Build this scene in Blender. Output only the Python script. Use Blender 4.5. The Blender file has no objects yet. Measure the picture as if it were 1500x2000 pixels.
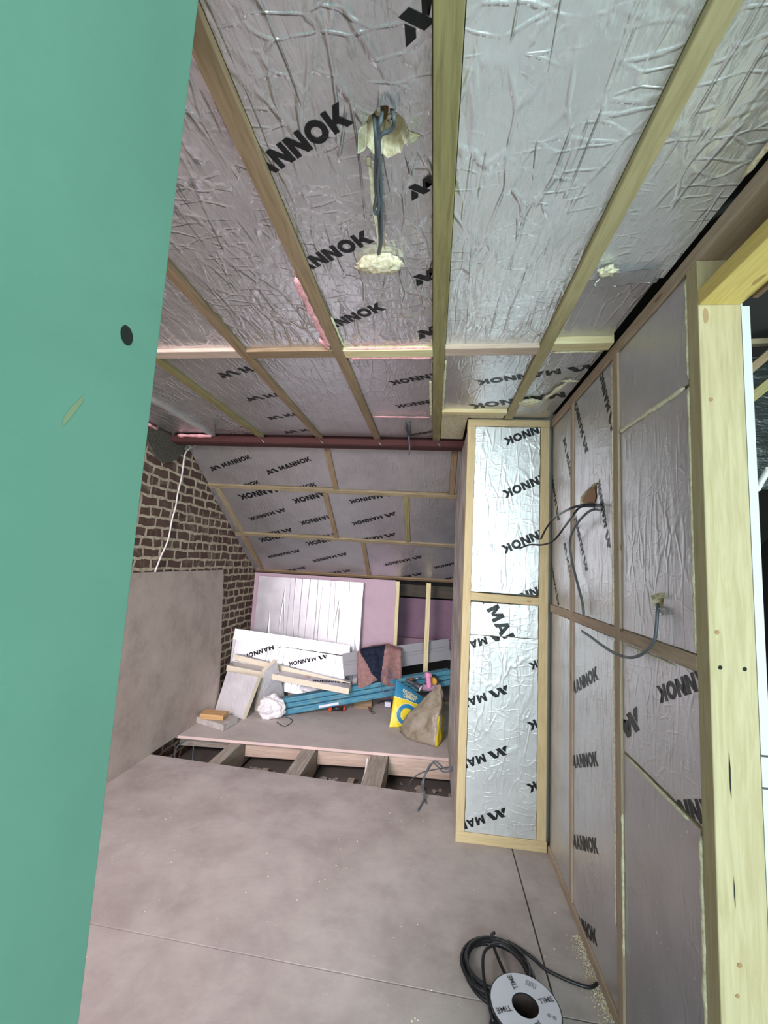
import bpy, bmesh, math, random
from mathutils import Vector, Matrix, noise
random.seed(7)
C = bpy.context.scene.collection
SC = bpy.context.scene
V3 = Vector

# ------------------------------------------------------------------ camera
YAW, PIT, ROL, FPX = -.118447, .112481, .0523298, 837.9
CAM = V3((0, 0, 1.5))
_cy, _sy, _cp, _sp, _cr, _sr = math.cos(YAW), math.sin(YAW), math.cos(PIT), math.sin(PIT), math.cos(ROL), math.sin(ROL)
FW = V3((_sy*_cp, _cy*_cp, _sp)); _R0 = V3((_cy, -_sy, 0)); _U0 = _R0.cross(FW)
RT = _R0*_cr + _U0*_sr; UP = -_R0*_sr + _U0*_cr
cd = bpy.data.cameras.new('camera'); cam = bpy.data.objects.new('camera', cd); C.objects.link(cam)
cd.sensor_fit = 'HORIZONTAL'; cd.sensor_width = 36; cd.lens = FPX/1500*36; cd.clip_start = .02; cd.clip_end = 100
cam.matrix_world = Matrix(((RT.x, UP.x, -FW.x, CAM.x), (RT.y, UP.y, -FW.y, CAM.y), (RT.z, UP.z, -FW.z, CAM.z), (0, 0, 0, 1)))
SC.camera = cam
# ------------------------------------------------------------------ world, light, exposure
w = bpy.data.worlds.new('world'); SC.world = w; w.use_nodes = True
w.node_tree.nodes['Background'].inputs[0].default_value = (.80, .90, 1.0, 1)
w.node_tree.nodes['Background'].inputs[1].default_value = 1.6
SC.view_settings.view_transform = 'Standard'; SC.view_settings.look = 'None'
SC.view_settings.gamma = 1; SC.view_settings.use_curve_mapping = False
SC.view_settings.exposure = 0.14
def area(name, loc, aim, sx, sy, power, col, spread=180):
    l = bpy.data.lights.new(name, 'AREA'); l.shape = 'RECTANGLE'; l.size = sx; l.size_y = sy; l.energy = power; l.color = col
    l.spread = math.radians(spread)
    o = bpy.data.objects.new(name, l); C.objects.link(o); o.location = loc
    o.rotation_euler = (V3(aim)-V3(loc)).to_track_quat('-Z', 'Y').to_euler(); return o
area('daylight_rear_window', (.75, -2.45, 1.35), (.55, 2, 1.25), 2.4, 1.7, 128, (.76, .97, 1.0))
area('side_room_fill', (2.6, -1.1, .9), (.35, .75, 2.4), 1.2, 1.2, 78, (.76, 1.0, 1.0))  # added lamp to brighten the near right ceiling; the side room has no window
area('daylight_left_window', (-1.25, -2.45, 1.45), (-1.1, 3, 1.2), 1.3, 1.5, 66, (1.0, .80, .98))
area('overhead_fill', (-1.35, -.55, 2.42), (-.95, 4.4, .45), 1.15, 1.15, 64, (1.0, .90, .94), 84)  # added overhead lamp to lift the far deck; no rooflight in view

# ------------------------------------------------------------------ materials
def mat(name, base=(.5, .5, .5), rough=.6, metal=0, spec=.5):
    m = bpy.data.materials.new(name); m.use_nodes = True
    b = m.node_tree.nodes['Principled BSDF']
    b.inputs['Base Color'].default_value = (*base, 1); b.inputs['Roughness'].default_value = rough
    b.inputs['Metallic'].default_value = metal; b.inputs['Specular IOR Level'].default_value = spec
    return m, m.node_tree, b
def N(nt, t, **k):
    n = nt.nodes.new(t)
    for a, v in k.items():
        if a in n.inputs: n.inputs[a].default_value = v
        else: setattr(n, a, v)
    return n
def coords(nt, scale=(1, 1, 1), rnd=True, rot=(0, 0, 0)):
    tc = N(nt, 'ShaderNodeTexCoord'); mp = N(nt, 'ShaderNodeMapping'); mp.inputs['Scale'].default_value = scale
    mp.inputs['Rotation'].default_value = rot
    src = tc.outputs['Object']
    if rnd:
        oi = N(nt, 'ShaderNodeObjectInfo'); mu = N(nt, 'ShaderNodeMath', operation='MULTIPLY'); mu.inputs[1].default_value = 37.
        nt.links.new(oi.outputs['Random'], mu.inputs[0])
        ad = N(nt, 'ShaderNodeVectorMath', operation='ADD'); nt.links.new(src, ad.inputs[0]); nt.links.new(mu.outputs[0], ad.inputs[1]); src = ad.outputs[0]
    nt.links.new(src, mp.inputs[0]); return mp.outputs[0]
def noise_t(nt, vec, scale, detail=3, rough=.5, dist=0):
    n = N(nt, 'ShaderNodeTexNoise'); n.inputs['Scale'].default_value = scale; n.inputs['Detail'].default_value = detail
    n.inputs['Roughness'].default_value = rough; n.inputs['Distortion'].default_value = dist
    nt.links.new(vec, n.inputs['Vector']); return n.outputs['Fac']
def math_(nt, op, a, b=None, c=None):
    n = N(nt, 'ShaderNodeMath', operation=op)
    for i, x in enumerate((a, b, c)):
        if x is None: continue
        if isinstance(x, (int, float)): n.inputs[i].default_value = x
        else: nt.links.new(x, n.inputs[i])
    return n.outputs[0]
def ramp(nt, fac, stops):
    n = N(nt, 'ShaderNodeValToRGB'); e = n.color_ramp.elements
    while len(e) < len(stops): e.new(.5)
    for i, (p, c) in enumerate(stops):
        e[i].position = p; e[i].color = (*c, 1)
    nt.links.new(fac, n.inputs[0]); return n.outputs[0]
def mix(nt, fac, a, b, mode='MIX'):
    n = N(nt, 'ShaderNodeMix', data_type='RGBA', blend_type=mode)
    for i, x in ((0, fac), (6, a), (7, b)):
        if isinstance(x, (int, float)): n.inputs[i].default_value = x
        elif isinstance(x, tuple): n.inputs[i].default_value = (*x, 1)
        else: nt.links.new(x, n.inputs[i])
    return n.outputs[2]
def bump(nt, b, h, strength=.5, dist=.01, normal=None):
    n = N(nt, 'ShaderNodeBump'); n.inputs['Strength'].default_value = strength; n.inputs['Distance'].default_value = dist
    nt.links.new(h, n.inputs['Height'])
    nt.links.new(n.outputs[0], b.inputs['Normal']); return n
def ridge(nt, f, wdt):
    a = math_(nt, 'ABSOLUTE', math_(nt, 'SUBTRACT', f, .5))
    n = N(nt, 'ShaderNodeMapRange', interpolation_type='SMOOTHSTEP'); nt.links.new(a, n.inputs[0])
    n.inputs[1].default_value = 0; n.inputs[2].default_value = wdt; n.inputs[3].default_value = 1; n.inputs[4].default_value = 0
    return n.outputs[0]
def crinkle(nt, strong=1.0, along='V', scale=1.0):
    a = (1, .30, 1) if along == 'V' else (.30, 1, 1)
    b_ = (.45, 1, 1) if along == 'V' else (1, .45, 1)
    c1 = coords(nt, tuple(s*scale for s in a)); c2 = coords(nt, tuple(s*scale for s in b_)); c3 = coords(nt, (scale,)*3)
    def warp(c, amt, sc):
        n = N(nt, 'ShaderNodeTexNoise'); n.inputs['Scale'].default_value = sc; n.inputs['Detail'].default_value = 3; nt.links.new(c, n.inputs['Vector'])
        m = N(nt, 'ShaderNodeVectorMath', operation='MULTIPLY_ADD'); nt.links.new(n.outputs['Color'], m.inputs[0]); m.inputs[1].default_value = (amt,)*3; nt.links.new(c, m.inputs[2]); return m.outputs[0]
    def cell(c, sc, wd):
        v = N(nt, 'ShaderNodeTexVoronoi', feature='DISTANCE_TO_EDGE'); v.inputs['Scale'].default_value = sc; nt.links.new(c, v.inputs['Vector'])
        n = N(nt, 'ShaderNodeMapRange', interpolation_type='SMOOTHERSTEP'); nt.links.new(v.outputs['Distance'], n.inputs[0]); n.inputs[1].default_value = 0; n.inputs[2].default_value = wd; n.inputs[3].default_value = 1; n.inputs[4].default_value = 0
        return n.outputs[0]
    k1 = cell(warp(c1, .10, 6), 15, .10)
    k2 = cell(warp(c2, .06, 9), 24, .12)
    long_ = ridge(nt, noise_t(nt, coords(nt, tuple(s*scale for s in ((1, .10, 1) if along == 'V' else (.10, 1, 1)))), 11, 1.5, .5, .5), .020)
    m1 = ramp(nt, noise_t(nt, c3, 4, 2), [(.40, (0, 0, 0)), (.62, (1, 1, 1))]); m2 = ramp(nt, noise_t(nt, coords(nt, (scale, scale, scale)), 7, 2, .6, 1), [(.42, (0, 0, 0)), (.6, (1, 1, 1))])
    fine = noise_t(nt, c1, 75, 3, .6, .6)
    dent = noise_t(nt, c1, 12, 3, .6, .8)
    h = math_(nt, 'MULTIPLY', math_(nt, 'MULTIPLY', k1, m1), .50)
    h = math_(nt, 'ADD', h, math_(nt, 'MULTIPLY', math_(nt, 'MULTIPLY', k2, m2), .25))
    h = math_(nt, 'ADD', h, math_(nt, 'MULTIPLY', math_(nt, 'MULTIPLY', long_, m2), .55))
    h = math_(nt, 'ADD', h, math_(nt, 'MULTIPLY', fine, .30))
    return math_(nt, 'ADD', h, math_(nt, 'MULTIPLY', dent, 1.1))
def foil(name, base=(.72, .71, .735), rough=.33, st=.55, along='V', scale=1.0, metal=.78, specks=False, simple=False):
    m, nt, b = mat(name, base, rough, metal)
    c = coords(nt)
    dust = noise_t(nt, c, 6, 4, .6)
    nt.links.new(ramp(nt, dust, [(.35, tuple(x*.88 for x in base)), (.65, base)]), b.inputs['Base Color'])
    nt.links.new(math_(nt, 'ADD', math_(nt, 'MULTIPLY', dust, .22), rough-.11), b.inputs['Roughness'])
    bump(nt, b, ridge(nt, noise_t(nt, coords(nt, (1, .05, 1)), 9, 1, .5, .3), .014) if simple else crinkle(nt, 1, along, scale), st, .006)
    if specks:
        k = math_(nt, 'GREATER_THAN', noise_t(nt, coords(nt), 85, 1.5, .5, .4), .755)
        cl = b.inputs['Base Color'].links[0].from_socket; nt.links.new(mix(nt, k, cl, (.85, .84, .76)), b.inputs['Base Color'])
        nt.links.new(math_(nt, 'MULTIPLY', math_(nt, 'SUBTRACT', 1, k), metal), b.inputs['Metallic'])
    return m
FOIL = foil('foil_ceiling', (.69, .69, .71), .27, st=1.2)
FOIL_F = foil('foil_flat', (.61, .60, .62), st=.42, scale=1.3)
FOIL_W = foil('foil_wall', (.64, .63, .66), st=.42, scale=1.1, rough=.40, specks=True)
FOIL_S = foil('foil_sheet', (.60, .60, .62), .42, .5, scale=.8, simple=True)
def ink(name, st):
    m, nt, b = mat(name, (.006, .007, .008), .42, 0, .4)
    bump(nt, b, crinkle(nt, 1), st, .006); return m
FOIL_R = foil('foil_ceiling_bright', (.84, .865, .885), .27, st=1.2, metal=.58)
INK = ink('black_print', .5)
INKF = mat('fine_print', (.09, .09, .10), .5)[0]
def pir():
    m, nt, b = mat('insulation_core', (.62, .56, .36), .9)
    c = coords(nt); f = noise_t(nt, c, 60, 4, .6)
    nt.links.new(ramp(nt, f, [(.3, (.52, .44, .26)), (.6, (.72, .66, .46))]), b.inputs['Base Color']); bump(nt, b, f, .6, .003); return m
PIR = pir()
def foam(name, a, c_):
    m, nt, b = mat(name, c_, .85)
    c = coords(nt); f = noise_t(nt, c, 70, 3, .6)
    nt.links.new(ramp(nt, f, [(.3, a), (.6, c_)]), b.inputs['Base Color']); bump(nt, b, f, .8, .004); return m
FOAM = foam('cream_foam', (.55, .50, .30), (.78, .76, .56))
PINKFOAM = foam('pink_foam', (.62, .25, .27), (.85, .45, .46))
TORN = foam('torn_foam', (.50, .38, .22), (.80, .74, .55))
def wood(name, lo, hi, knot=(.16, .08, .03), rough=.7, grain=1.0, stain=None):
    m, nt, b = mat(name, hi, rough, 0, .3)
    c = coords(nt, (1.2, 14, 14)); ck = coords(nt, (1, 1, 1)); cf = coords(nt, (6, 160, 160))
    g = noise_t(nt, c, 5, 5, .6, .6); g2 = noise_t(nt, cf, 1.0, 3, .6)
    col = ramp(nt, g, [(.30, lo), (.62, hi)])
    col = mix(nt, math_(nt, 'MULTIPLY', g2, .35*grain), col, tuple(x*.6 for x in lo))
    vo = N(nt, 'ShaderNodeTexVoronoi'); mp = coords(nt, (3.2, 9, 9)); nt.links.new(mp, vo.inputs['Vector']); vo.inputs['Scale'].default_value = 1.0
    kk = math_(nt, 'LESS_THAN', math_(nt, 'ADD', vo.outputs['Distance'], math_(nt, 'MULTIPLY', g, .10)), .125)
    col = mix(nt, math_(nt, 'MULTIPLY', kk, .75), col, knot)
    if stain: 
        s = ramp(nt, noise_t(nt, ck, 5, 4, .6), [(.42, (0, 0, 0)), (.62, (1, 1, 1))]); col = mix(nt, s, col, stain)
    nt.links.new(col, b.inputs['Base Color']); bump(nt, b, math_(nt, 'ADD', g, g2), .25, .002); return m
PINE = wood('pine_fresh', (.66, .53, .27), (.80, .72, .44), knot=(.30, .17, .06))
JAMBW = wood('pine_jamb', (.36, .295, .155), (.46, .39, .235), knot=(.26, .16, .07))
PINE_E = wood('pine_olive', (.38, .32, .16), (.50, .43, .24), knot=(.30, .18, .07))
PINE_C = wood('pine_frame', (.50, .38, .20), (.62, .50, .29), knot=(.30, .17, .06))
PINE_Y = wood('pine_yellow', (.60, .43, .12), (.74, .58, .20), knot=(.35, .20, .06))
TREAT = wood('treated_joist', (.21, .175, .075), (.35, .30, .135), knot=(.14, .09, .03))
BROWN = wood('brown_batten', (.21, .145, .08), (.35, .25, .15), knot=(.12, .06, .03))
DARKT = wood('dark_timber', (.05, .04, .03), (.10, .08, .06))
SLOPEW = wood('slope_batten', (.24, .19, .11), (.39, .32, .20), knot=(.12, .07, .04))
RAILW = wood('dusty_stud', (.36, .27, .19), (.50, .39, .29), knot=(.20, .12, .07))
GREYW = wood('weathered_timber', (.24, .20, .18), (.46, .41, .37), knot=(.12, .09, .07), stain=(.52, .50, .47))
JOISTW = wood('old_floor_joist', (.26, .22, .18), (.47, .42, .36), knot=(.12, .10, .08))
HEADW = wood('trimmer_timber', (.50, .36, .28), (.68, .54, .44))
def sheet(name, a, b_, c_, rough=.75, sc=1.0, speck=True):
    m, nt, b = mat(name, b_, rough, 0, .25)
    c = coords(nt, rnd=False); f = noise_t(nt, c, 3.0*sc, 7, .68, .15); f2 = noise_t(nt, coords(nt, (1, 6, 1), rnd=False), 9*sc, 4, .6)
    col = ramp(nt, f, [(.32, a), (.5, b_), (.70, c_)])
    col = mix(nt, math_(nt, 'MULTIPLY', f2, .35), col, a)
    if speck:
        s = ramp(nt, noise_t(nt, c, 90, 2, .5), [(.72, (0, 0, 0)), (.76, (1, 1, 1))]); col = mix(nt, math_(nt, 'MULTIPLY', s, .35), col, (.75, .7, .62))
        d = ramp(nt, noise_t(nt, c, 4.3, 6, .7, .2), [(.58, (0, 0, 0)), (.76, (1, 1, 1))]); col = mix(nt, math_(nt, 'MULTIPLY', d, .36), col, (.20, .18, .17))
    nt.links.new(col, b.inputs['Base Color']); bump(nt, b, math_(nt, 'ADD', f2, noise_t(nt, c, 120, 2)), .12, .002); return m
FLOORM = sheet('dusty_floor_sheet', (.33, .285, .265), (.43, .38, .355), (.53, .48, .45))
DECKM = sheet('far_deck_sheet', (.43, .38, .35), (.52, .465, .435), (.58, .52, .49))
DECKE = mat('deck_edge', (.66, .50, .46), .8)[0]
PLY = sheet('plywood_face', (.36, .295, .26), (.47, .39, .345), (.54, .465, .415), speck=False, sc=1.4)
def green():
    m, nt, b = mat('green_plasterboard', (.17, .42, .33), .7, 0, .25)
    c = coords(nt, rnd=False); f = noise_t(nt, c, 2.5, 5, .6, .5)
    col = ramp(nt, f, [(.3, (.112, .255, .190)), (.7, (.138, .300, .225))])
    s = ramp(nt, noise_t(nt, coords(nt, (1, 5, 22), rnd=False), 3, 4, .6), [(.60, (0, 0, 0)), (.8, (1, 1, 1))]); col = mix(nt, math_(nt, 'MULTIPLY', s, .18), col, (.07, .22, .17))
    nt.links.new(col, b.inputs['Base Color']); bump(nt, b, noise_t(nt, c, 160, 2), .05, .001); return m
GREEN = green()
STAIN = mat('tan_scuff', (.20, .27, .15), .9)[0]
BLACKHOLE = mat('dark_hole', (.006, .008, .008), .95)[0]
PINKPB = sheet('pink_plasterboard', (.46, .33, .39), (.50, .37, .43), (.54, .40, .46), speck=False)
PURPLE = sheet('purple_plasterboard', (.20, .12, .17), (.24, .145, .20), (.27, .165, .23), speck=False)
WHITEPB = mat('white_board', (.50, .51, .50), .8)[0]
PLASTER = mat('plain_plaster', (.62, .62, .60), .9)[0]
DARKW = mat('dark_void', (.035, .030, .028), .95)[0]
def brick():
    m, nt, b = mat('old_brick', (.2, .12, .1), .95, 0, .1)
    tc = N(nt, 'ShaderNodeTexCoord'); sp = N(nt, 'ShaderNodeSeparateXYZ'); nt.links.new(tc.outputs['Object'], sp.inputs[0])
    wob = N(nt, 'ShaderNodeTexNoise'); wob.inputs['Scale'].default_value = 9; wob.inputs['Detail'].default_value = 4; nt.links.new(tc.outputs['Object'], wob.inputs['Vector'])
    wv = N(nt, 'ShaderNodeVectorMath', operation='MULTIPLY_ADD'); nt.links.new(wob.outputs['Color'], wv.inputs[0]); wv.inputs[1].default_value = (.075, .048, .035)
    cb = N(nt, 'ShaderNodeCombineXYZ'); nt.links.new(sp.outputs['X'], cb.inputs[0]); nt.links.new(sp.outputs['Y'], cb.inputs[1]); nt.links.new(cb.outputs[0], wv.inputs[2])
    br = N(nt, 'ShaderNodeTexBrick'); nt.links.new(wv.outputs[0], br.inputs['Vector'])
    br.inputs['Scale'].default_value = 1; br.inputs['Brick Width'].default_value = .19; br.inputs['Row Height'].default_value = .076
    br.inputs['Mortar Size'].default_value = .013; br.inputs['Mortar Smooth'].default_value = .25; br.inputs['Bias'].default_value = 0
    br.squash = .62; br.squash_frequency = 3
    br.inputs['Color1'].default_value = (.085, .052, .044, 1); br.inputs['Color2'].default_value = (.155, .10, .082, 1); br.inputs['Mortar'].default_value = (.40, .33, .24, 1)
    c = coords(nt, rnd=False); f = noise_t(nt, c, 26, 4, .65)
    col = mix(nt, f, br.outputs['Color'], (.10, .06, .05), 'MIX')
    col = mix(nt, br.outputs['Fac'], col, ramp(nt, f, [(.3, (.32, .27, .20)), (.65, (.58, .50, .38))]))
    sm = ramp(nt, noise_t(nt, c, 5, 4, .7, 1), [(.53, (0, 0, 0)), (.68, (1, 1, 1))]); col = mix(nt, math_(nt, 'MULTIPLY', sm, .50), col, (.40, .34, .25))
    nt.links.new(col, b.inputs['Base Color'])
    h = math_(nt, 'ADD', math_(nt, 'MULTIPLY', math_(nt, 'SUBTRACT', 1, br.outputs['Fac']), 1.0), math_(nt, 'MULTIPLY', f, .5))
    bump(nt, b, h, 1.0, .012); return m
BRICK = brick()
CEMENT = foam('old_cement', (.035, .035, .025), (.10, .095, .07))
RED = mat('red_oxide_steel', (.060, .014, .012), .8, .0)[0]
CABLEG = mat('grey_cable', (.085, .10, .115), .45)[0]
CABLEB = mat('black_cable', (.012, .013, .016), .4)[0]
CABLEW = mat('white_cable', (.70, .68, .64), .5)[0]
COPPER = mat('copper', (.6, .3, .15), .3, 1)[0]
def blue():
    m, nt, b = mat('blue_paint', (.05, .25, .38), .5)
    f = noise_t(nt, coords(nt, (2, 12, 12)), 4, 5, .65)
    nt.links.new(ramp(nt, f, [(.40, (.035, .19, .30)), (.55, (.07, .26, .35)), (.68, (.22, .31, .30))]), b.inputs['Base Color']); return m
BLUE = blue()
BLUED = mat('blue_groove', (.02, .07, .12), .7)[0]
GREYPVC = mat('grey_plastic', (.33, .32, .34), .45)[0]
def cloth(name, a, c_):
    m, nt, b = mat(name, c_, .95, 0, .1); f = noise_t(nt, coords(nt), 30, 4, .6)
    nt.links.new(ramp(nt, f, [(.35, a), (.6, c_)]), b.inputs['Base Color']); bump(nt, b, noise_t(nt, coords(nt), 300, 2), .3, .002); return m
SALMON = cloth('salmon_fabric', (.50, .29, .27), (.62, .38, .35)); NAVY = cloth('navy_fabric', (.028, .035, .065), (.05, .06, .10))
WHITEBAG = mat('white_bag', (.80, .78, .80), .45)[0]
SACKY = mat('yellow_sack', (.80, .64, .03), .35)[0]; SACKB = mat('blue_sack', (.03, .22, .38), .4)[0]; SACKW = mat('cream_print', (.75, .72, .45), .5)[0]
def dusty():
    m, nt, b = mat('dusty_clear_plastic', (.36, .31, .22), .3)
    f = noise_t(nt, coords(nt), 12, 4, .65)
    nt.links.new(ramp(nt, f, [(.35, (.22, .18, .12)), (.5, (.36, .31, .23)), (.7, (.46, .42, .34))]), b.inputs['Base Color'])
    nt.links.new(ramp(nt, f, [(.3, (.93,)*3), (.7, (.78,)*3)]), b.inputs['Alpha']); return m
SANDBAG = dusty()
ORANGE = mat('orange_plastic', (.75, .09, .03), .4)[0]; BLACKP = mat('black_plastic', (.02, .02, .022), .45)[0]
PINKP = mat('pink_plastic', (.80, .32, .52), .4)[0]; YELLOWP = mat('amber_plastic', (.72, .38, .04), .4)[0]
LABELW = mat('paper_label', (.74, .74, .82), .6)[0]; STEEL = mat('dull_steel', (.35, .35, .36), .35, .9)[0]
REELW = mat('reel_label', (.62, .61, .68), .55)[0]

# ------------------------------------------------------------------ helpers
def tag(o, label=None, cat=None, group=None, kind=None):
    if label: o['label'] = label
    if cat: o['category'] = cat
    if group: o['group'] = group
    if kind: o['kind'] = kind
    return o
def frame(o, U, V_):
    U = V3(U).normalized(); W = U.cross(V3(V_)).normalized(); V_ = W.cross(U)
    o = V3(o); return Matrix(((U.x, V_.x, W.x, o.x), (U.y, V_.y, W.y, o.y), (U.z, V_.z, W.z, o.z), (0, 0, 0, 1)))
def link(name, bm, mats, parent=None, M=None, smooth=False):
    me = bpy.data.meshes.new(name); bm.normal_update(); bm.to_mesh(me); bm.free()
    for m in (mats if isinstance(mats, (list, tuple)) else [mats]): me.materials.append(m)
    if smooth:
        for p in me.polygons: p.use_smooth = True
    o = bpy.data.objects.new(name, me); C.objects.link(o)
    if parent: o.parent = parent
    if M is not None: o.matrix_local = M; FR[o.name] = M.copy()
    return o
FR = {}
def empty(name, M):
    o = bpy.data.objects.new(name, None); C.objects.link(o); o.empty_display_size = .05
    o.matrix_world = M if isinstance(M, Matrix) else Matrix.Translation(M); return o
def boxb(bm, lo, hi, mi=0, bev=0.0):
    lo = V3(lo); hi = V3(hi); r = bmesh.ops.create_cube(bm, size=1); vs = r['verts']
    for v in vs: v.co = V3([(lo[i]+hi[i])/2 + v.co[i]*(hi[i]-lo[i]) for i in range(3)])
    fs = list({f for v in vs for f in v.link_faces})
    for f in fs: f.material_index = mi
    if bev:
        es = list({e for v in vs for e in v.link_edges})
        bmesh.ops.bevel(bm, geom=es, offset=bev, segments=2, affect='EDGES', profile=.5)
    return vs
def hexa(bm, a, b, mi=0):
    """solid between two quads a and b (4 points each)"""
    v = [bm.verts.new(p) for p in list(a)+list(b)]
    fs = [(0, 1, 2, 3), (7, 6, 5, 4), (0, 4, 5, 1), (1, 5, 6, 2), (2, 6, 7, 3), (3, 7, 4, 0)]
    for f in fs: bm.faces.new([v[i] for i in f]).material_index = mi
    bmesh.ops.recalc_face_normals(bm, faces=bm.faces[:])
def timber(name, p0, p1, w_, h_, m, label=None, cat=None, group=None, side=(0, 0, 1), parent=None, kind=None, bev=.0025):
    """squared timber, centre line p0-p1, width w_ across, height h_ along side"""
    p0 = V3(p0); p1 = V3(p1); L = (p1-p0).length; X = (p1-p0)/L; Z = V3(side); Y = Z.cross(X).normalized()
    bm = bmesh.new(); boxb(bm, (0, -w_/2, -h_/2), (L, w_/2, h_/2), 0, bev)
    o = link(name, bm, m, parent, frame(p0, X, Y)); return tag(o, label, cat, group, kind)
def tube(bm, pts, r, seg=8, cap=True, mi=0, sub=6):
    pts = [V3(p) for p in pts]
    if sub and len(pts) > 2:
        out = []
        for i in range(len(pts)-1):
            a = pts[max(i-1, 0)]; b = pts[i]; c = pts[i+1]; d = pts[min(i+2, len(pts)-1)]
            for k in range(sub):
                t = k/sub; out.append(.5*((2*b)+(-a+c)*t+(2*a-5*b+4*c-d)*t*t+(-a+3*b-3*c+d)*t**3))
        out.append(pts[-1]); pts = out
    rings = []; n = None
    for i, p in enumerate(pts):
        t = (pts[min(i+1, len(pts)-1)]-pts[max(i-1, 0)]).normalized()
        if n is None: n = t.orthogonal().normalized()
        n = (n - t*n.dot(t)).normalized(); b = t.cross(n); rr = r[min(i, len(r)-1)] if isinstance(r, list) else r
        rings.append([bm.verts.new(p+(n*math.cos(2*math.pi*k/seg)+b*math.sin(2*math.pi*k/seg))*rr) for k in range(seg)])
    for a, b in zip(rings, rings[1:]):
        for k in range(seg):
            f = bm.faces.new((a[k], a[(k+1) % seg], b[(k+1) % seg], b[k])); f.smooth = True; f.material_index = mi
    if cap:
        bm.faces.new(rings[0][::-1]).material_index = mi; bm.faces.new(rings[-1]).material_index = mi
def ray(px, py): return FW + RT*((px-750)/FPX) - UP*((py-1000)/FPX)
def on(px, py, O, Nn):
    """world point of a photo pixel on the plane through O with normal Nn (the real surface it lies on)"""
    d = ray(px, py); Nn = V3(Nn); return CAM + d*((V3(O)-CAM).dot(Nn)/d.dot(Nn))
def onz(px, py, z): return on(px, py, (0, 0, z), (0, 0, 1))
def ony(px, py, y): return on(px, py, (0, y, 0), (0, 1, 0))
def onx(px, py, x): return on(px, py, (x, 0, 0), (1, 0, 0))
# logo glyphs, unit height
def stroke(a, b, wd):
    a = V3((*a, 0)); b = V3((*b, 0)); return [(a.x-wd/2, a.y), (a.x+wd/2, a.y), (b.x+wd/2, b.y), (b.x-wd/2, b.y)]
S = .29
GL = {'M': (1.12, [[(0, 0), (S, 0), (S, 1), (0, 1)], [(.83, 0), (1.12, 0), (1.12, 1), (.83, 1)], [(0.02, 1), (.32, 1), (.68, .18), (.44, .18)], [(.80, 1), (1.10, 1), (.68, .18), (.44, .18)]]),
 'A': (1.08, [[(0, 0), (.31, 0), (.68, 1), (.40, 1)], [(.77, 0), (1.08, 0), (.68, 1), (.40, 1)], [(.25, .18), (.83, .18), (.75, .40), (.33, .40)]]),
 'N': (.98, [[(0, 0), (S, 0), (S, 1), (0, 1)], [(.69, 0), (.98, 0), (.98, 1), (.69, 1)], [(.0, 1), (.31, 1), (.98, 0), (.67, 0)]]),
 'K': (1.02, [[(0, 0), (S, 0), (S, 1), (0, 1)], [(.20, .40), (.66, 1), (1.02, 1), (.46, .28)], [(.40, .62), (.62, .58), (1.04, 0), (.68, 0), (.34, .45)]])}
def oring():
    q = []
    for i in range(20):
        a = i*2*math.pi/20; b = (i+1)*2*math.pi/20
        q.append([(.54+.54*math.cos(a), .5+.52*math.sin(a)), (.54+.54*math.cos(b), .5+.52*math.sin(b)), (.54+.25*math.cos(b), .5+.24*math.sin(b)), (.54+.25*math.cos(a), .5+.24*math.sin(a))])
    return q
GL['O'] = (1.08, oring())
MARK = [[(0, 0), (.54, 0), (.70, .27), (.44, .70)], [(.36, 1), (.90, 1), (1.50, 0), (.95, 0)], [(1.20, .52), (1.48, 1), (1.98, 1), (2.58, 0), (2.03, 0), (1.55, .78), (1.38, .28)]]
def logo_polys():
    P = [list(p) for p in MARK]; x = 3.0
    for ch in 'MANNOK':
        wd, ps = GL[ch]; P += [[(x+a, b) for a, b in p] for p in ps]; x += wd+.09
    return P
LOGO = logo_polys()   # spans u 0 .. 9.6
def clip(poly, w_, h_):
    for ax, lim, sgn in ((0, 0, 1), (0, w_, -1), (1, 0, 1), (1, h_, -1)):
        out = []
        for i in range(len(poly)):
            a, b = poly[i-1], poly[i]; da = sgn*(a[ax]-lim); db = sgn*(b[ax]-lim)
            if (da >= 0) != (db >= 0):
                t = da/(da-db); out.append((a[0]+(b[0]-a[0])*t, a[1]+(b[1]-a[1])*t))
            if db >= 0: out.append(b)
        poly = out
        if len(poly) < 3: return []
    return poly
def add_logo(bm, p1, u1, p2, u2, w_, h_, z, mi, flip=1):
    """p1,p2: panel points of the centre line where the glyph row reaches u1,u2"""
    dx, dy = p2[0]-p1[0], p2[1]-p1[1]; L = math.hypot(dx, dy); s = L/abs(u2-u1); sg = 1 if u2 > u1 else -1
    ux, uy = sg*dx/L, sg*dy/L; vx, vy = -uy, ux
    for i, p in enumerate(LOGO):
        q = clip([(p1[0]+ux*(a-u1)*s+vx*(b-.5)*s, p1[1]+uy*(a-u1)*s+vy*(b-.5)*s) for a, b in p], w_, h_)
        if not q: continue
        ar = sum(q[k-1][0]*q[k][1]-q[k][0]*q[k-1][1] for k in range(len(q)))
        if ar < 0: q = q[::-1]
        f = bm.faces.new([bm.verts.new((a, b, z+.00003*(i % 7))) for a, b in q]); f.material_index = mi
        bmesh.ops.triangulate(bm, faces=[f]) if len(q) > 4 else None
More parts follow.
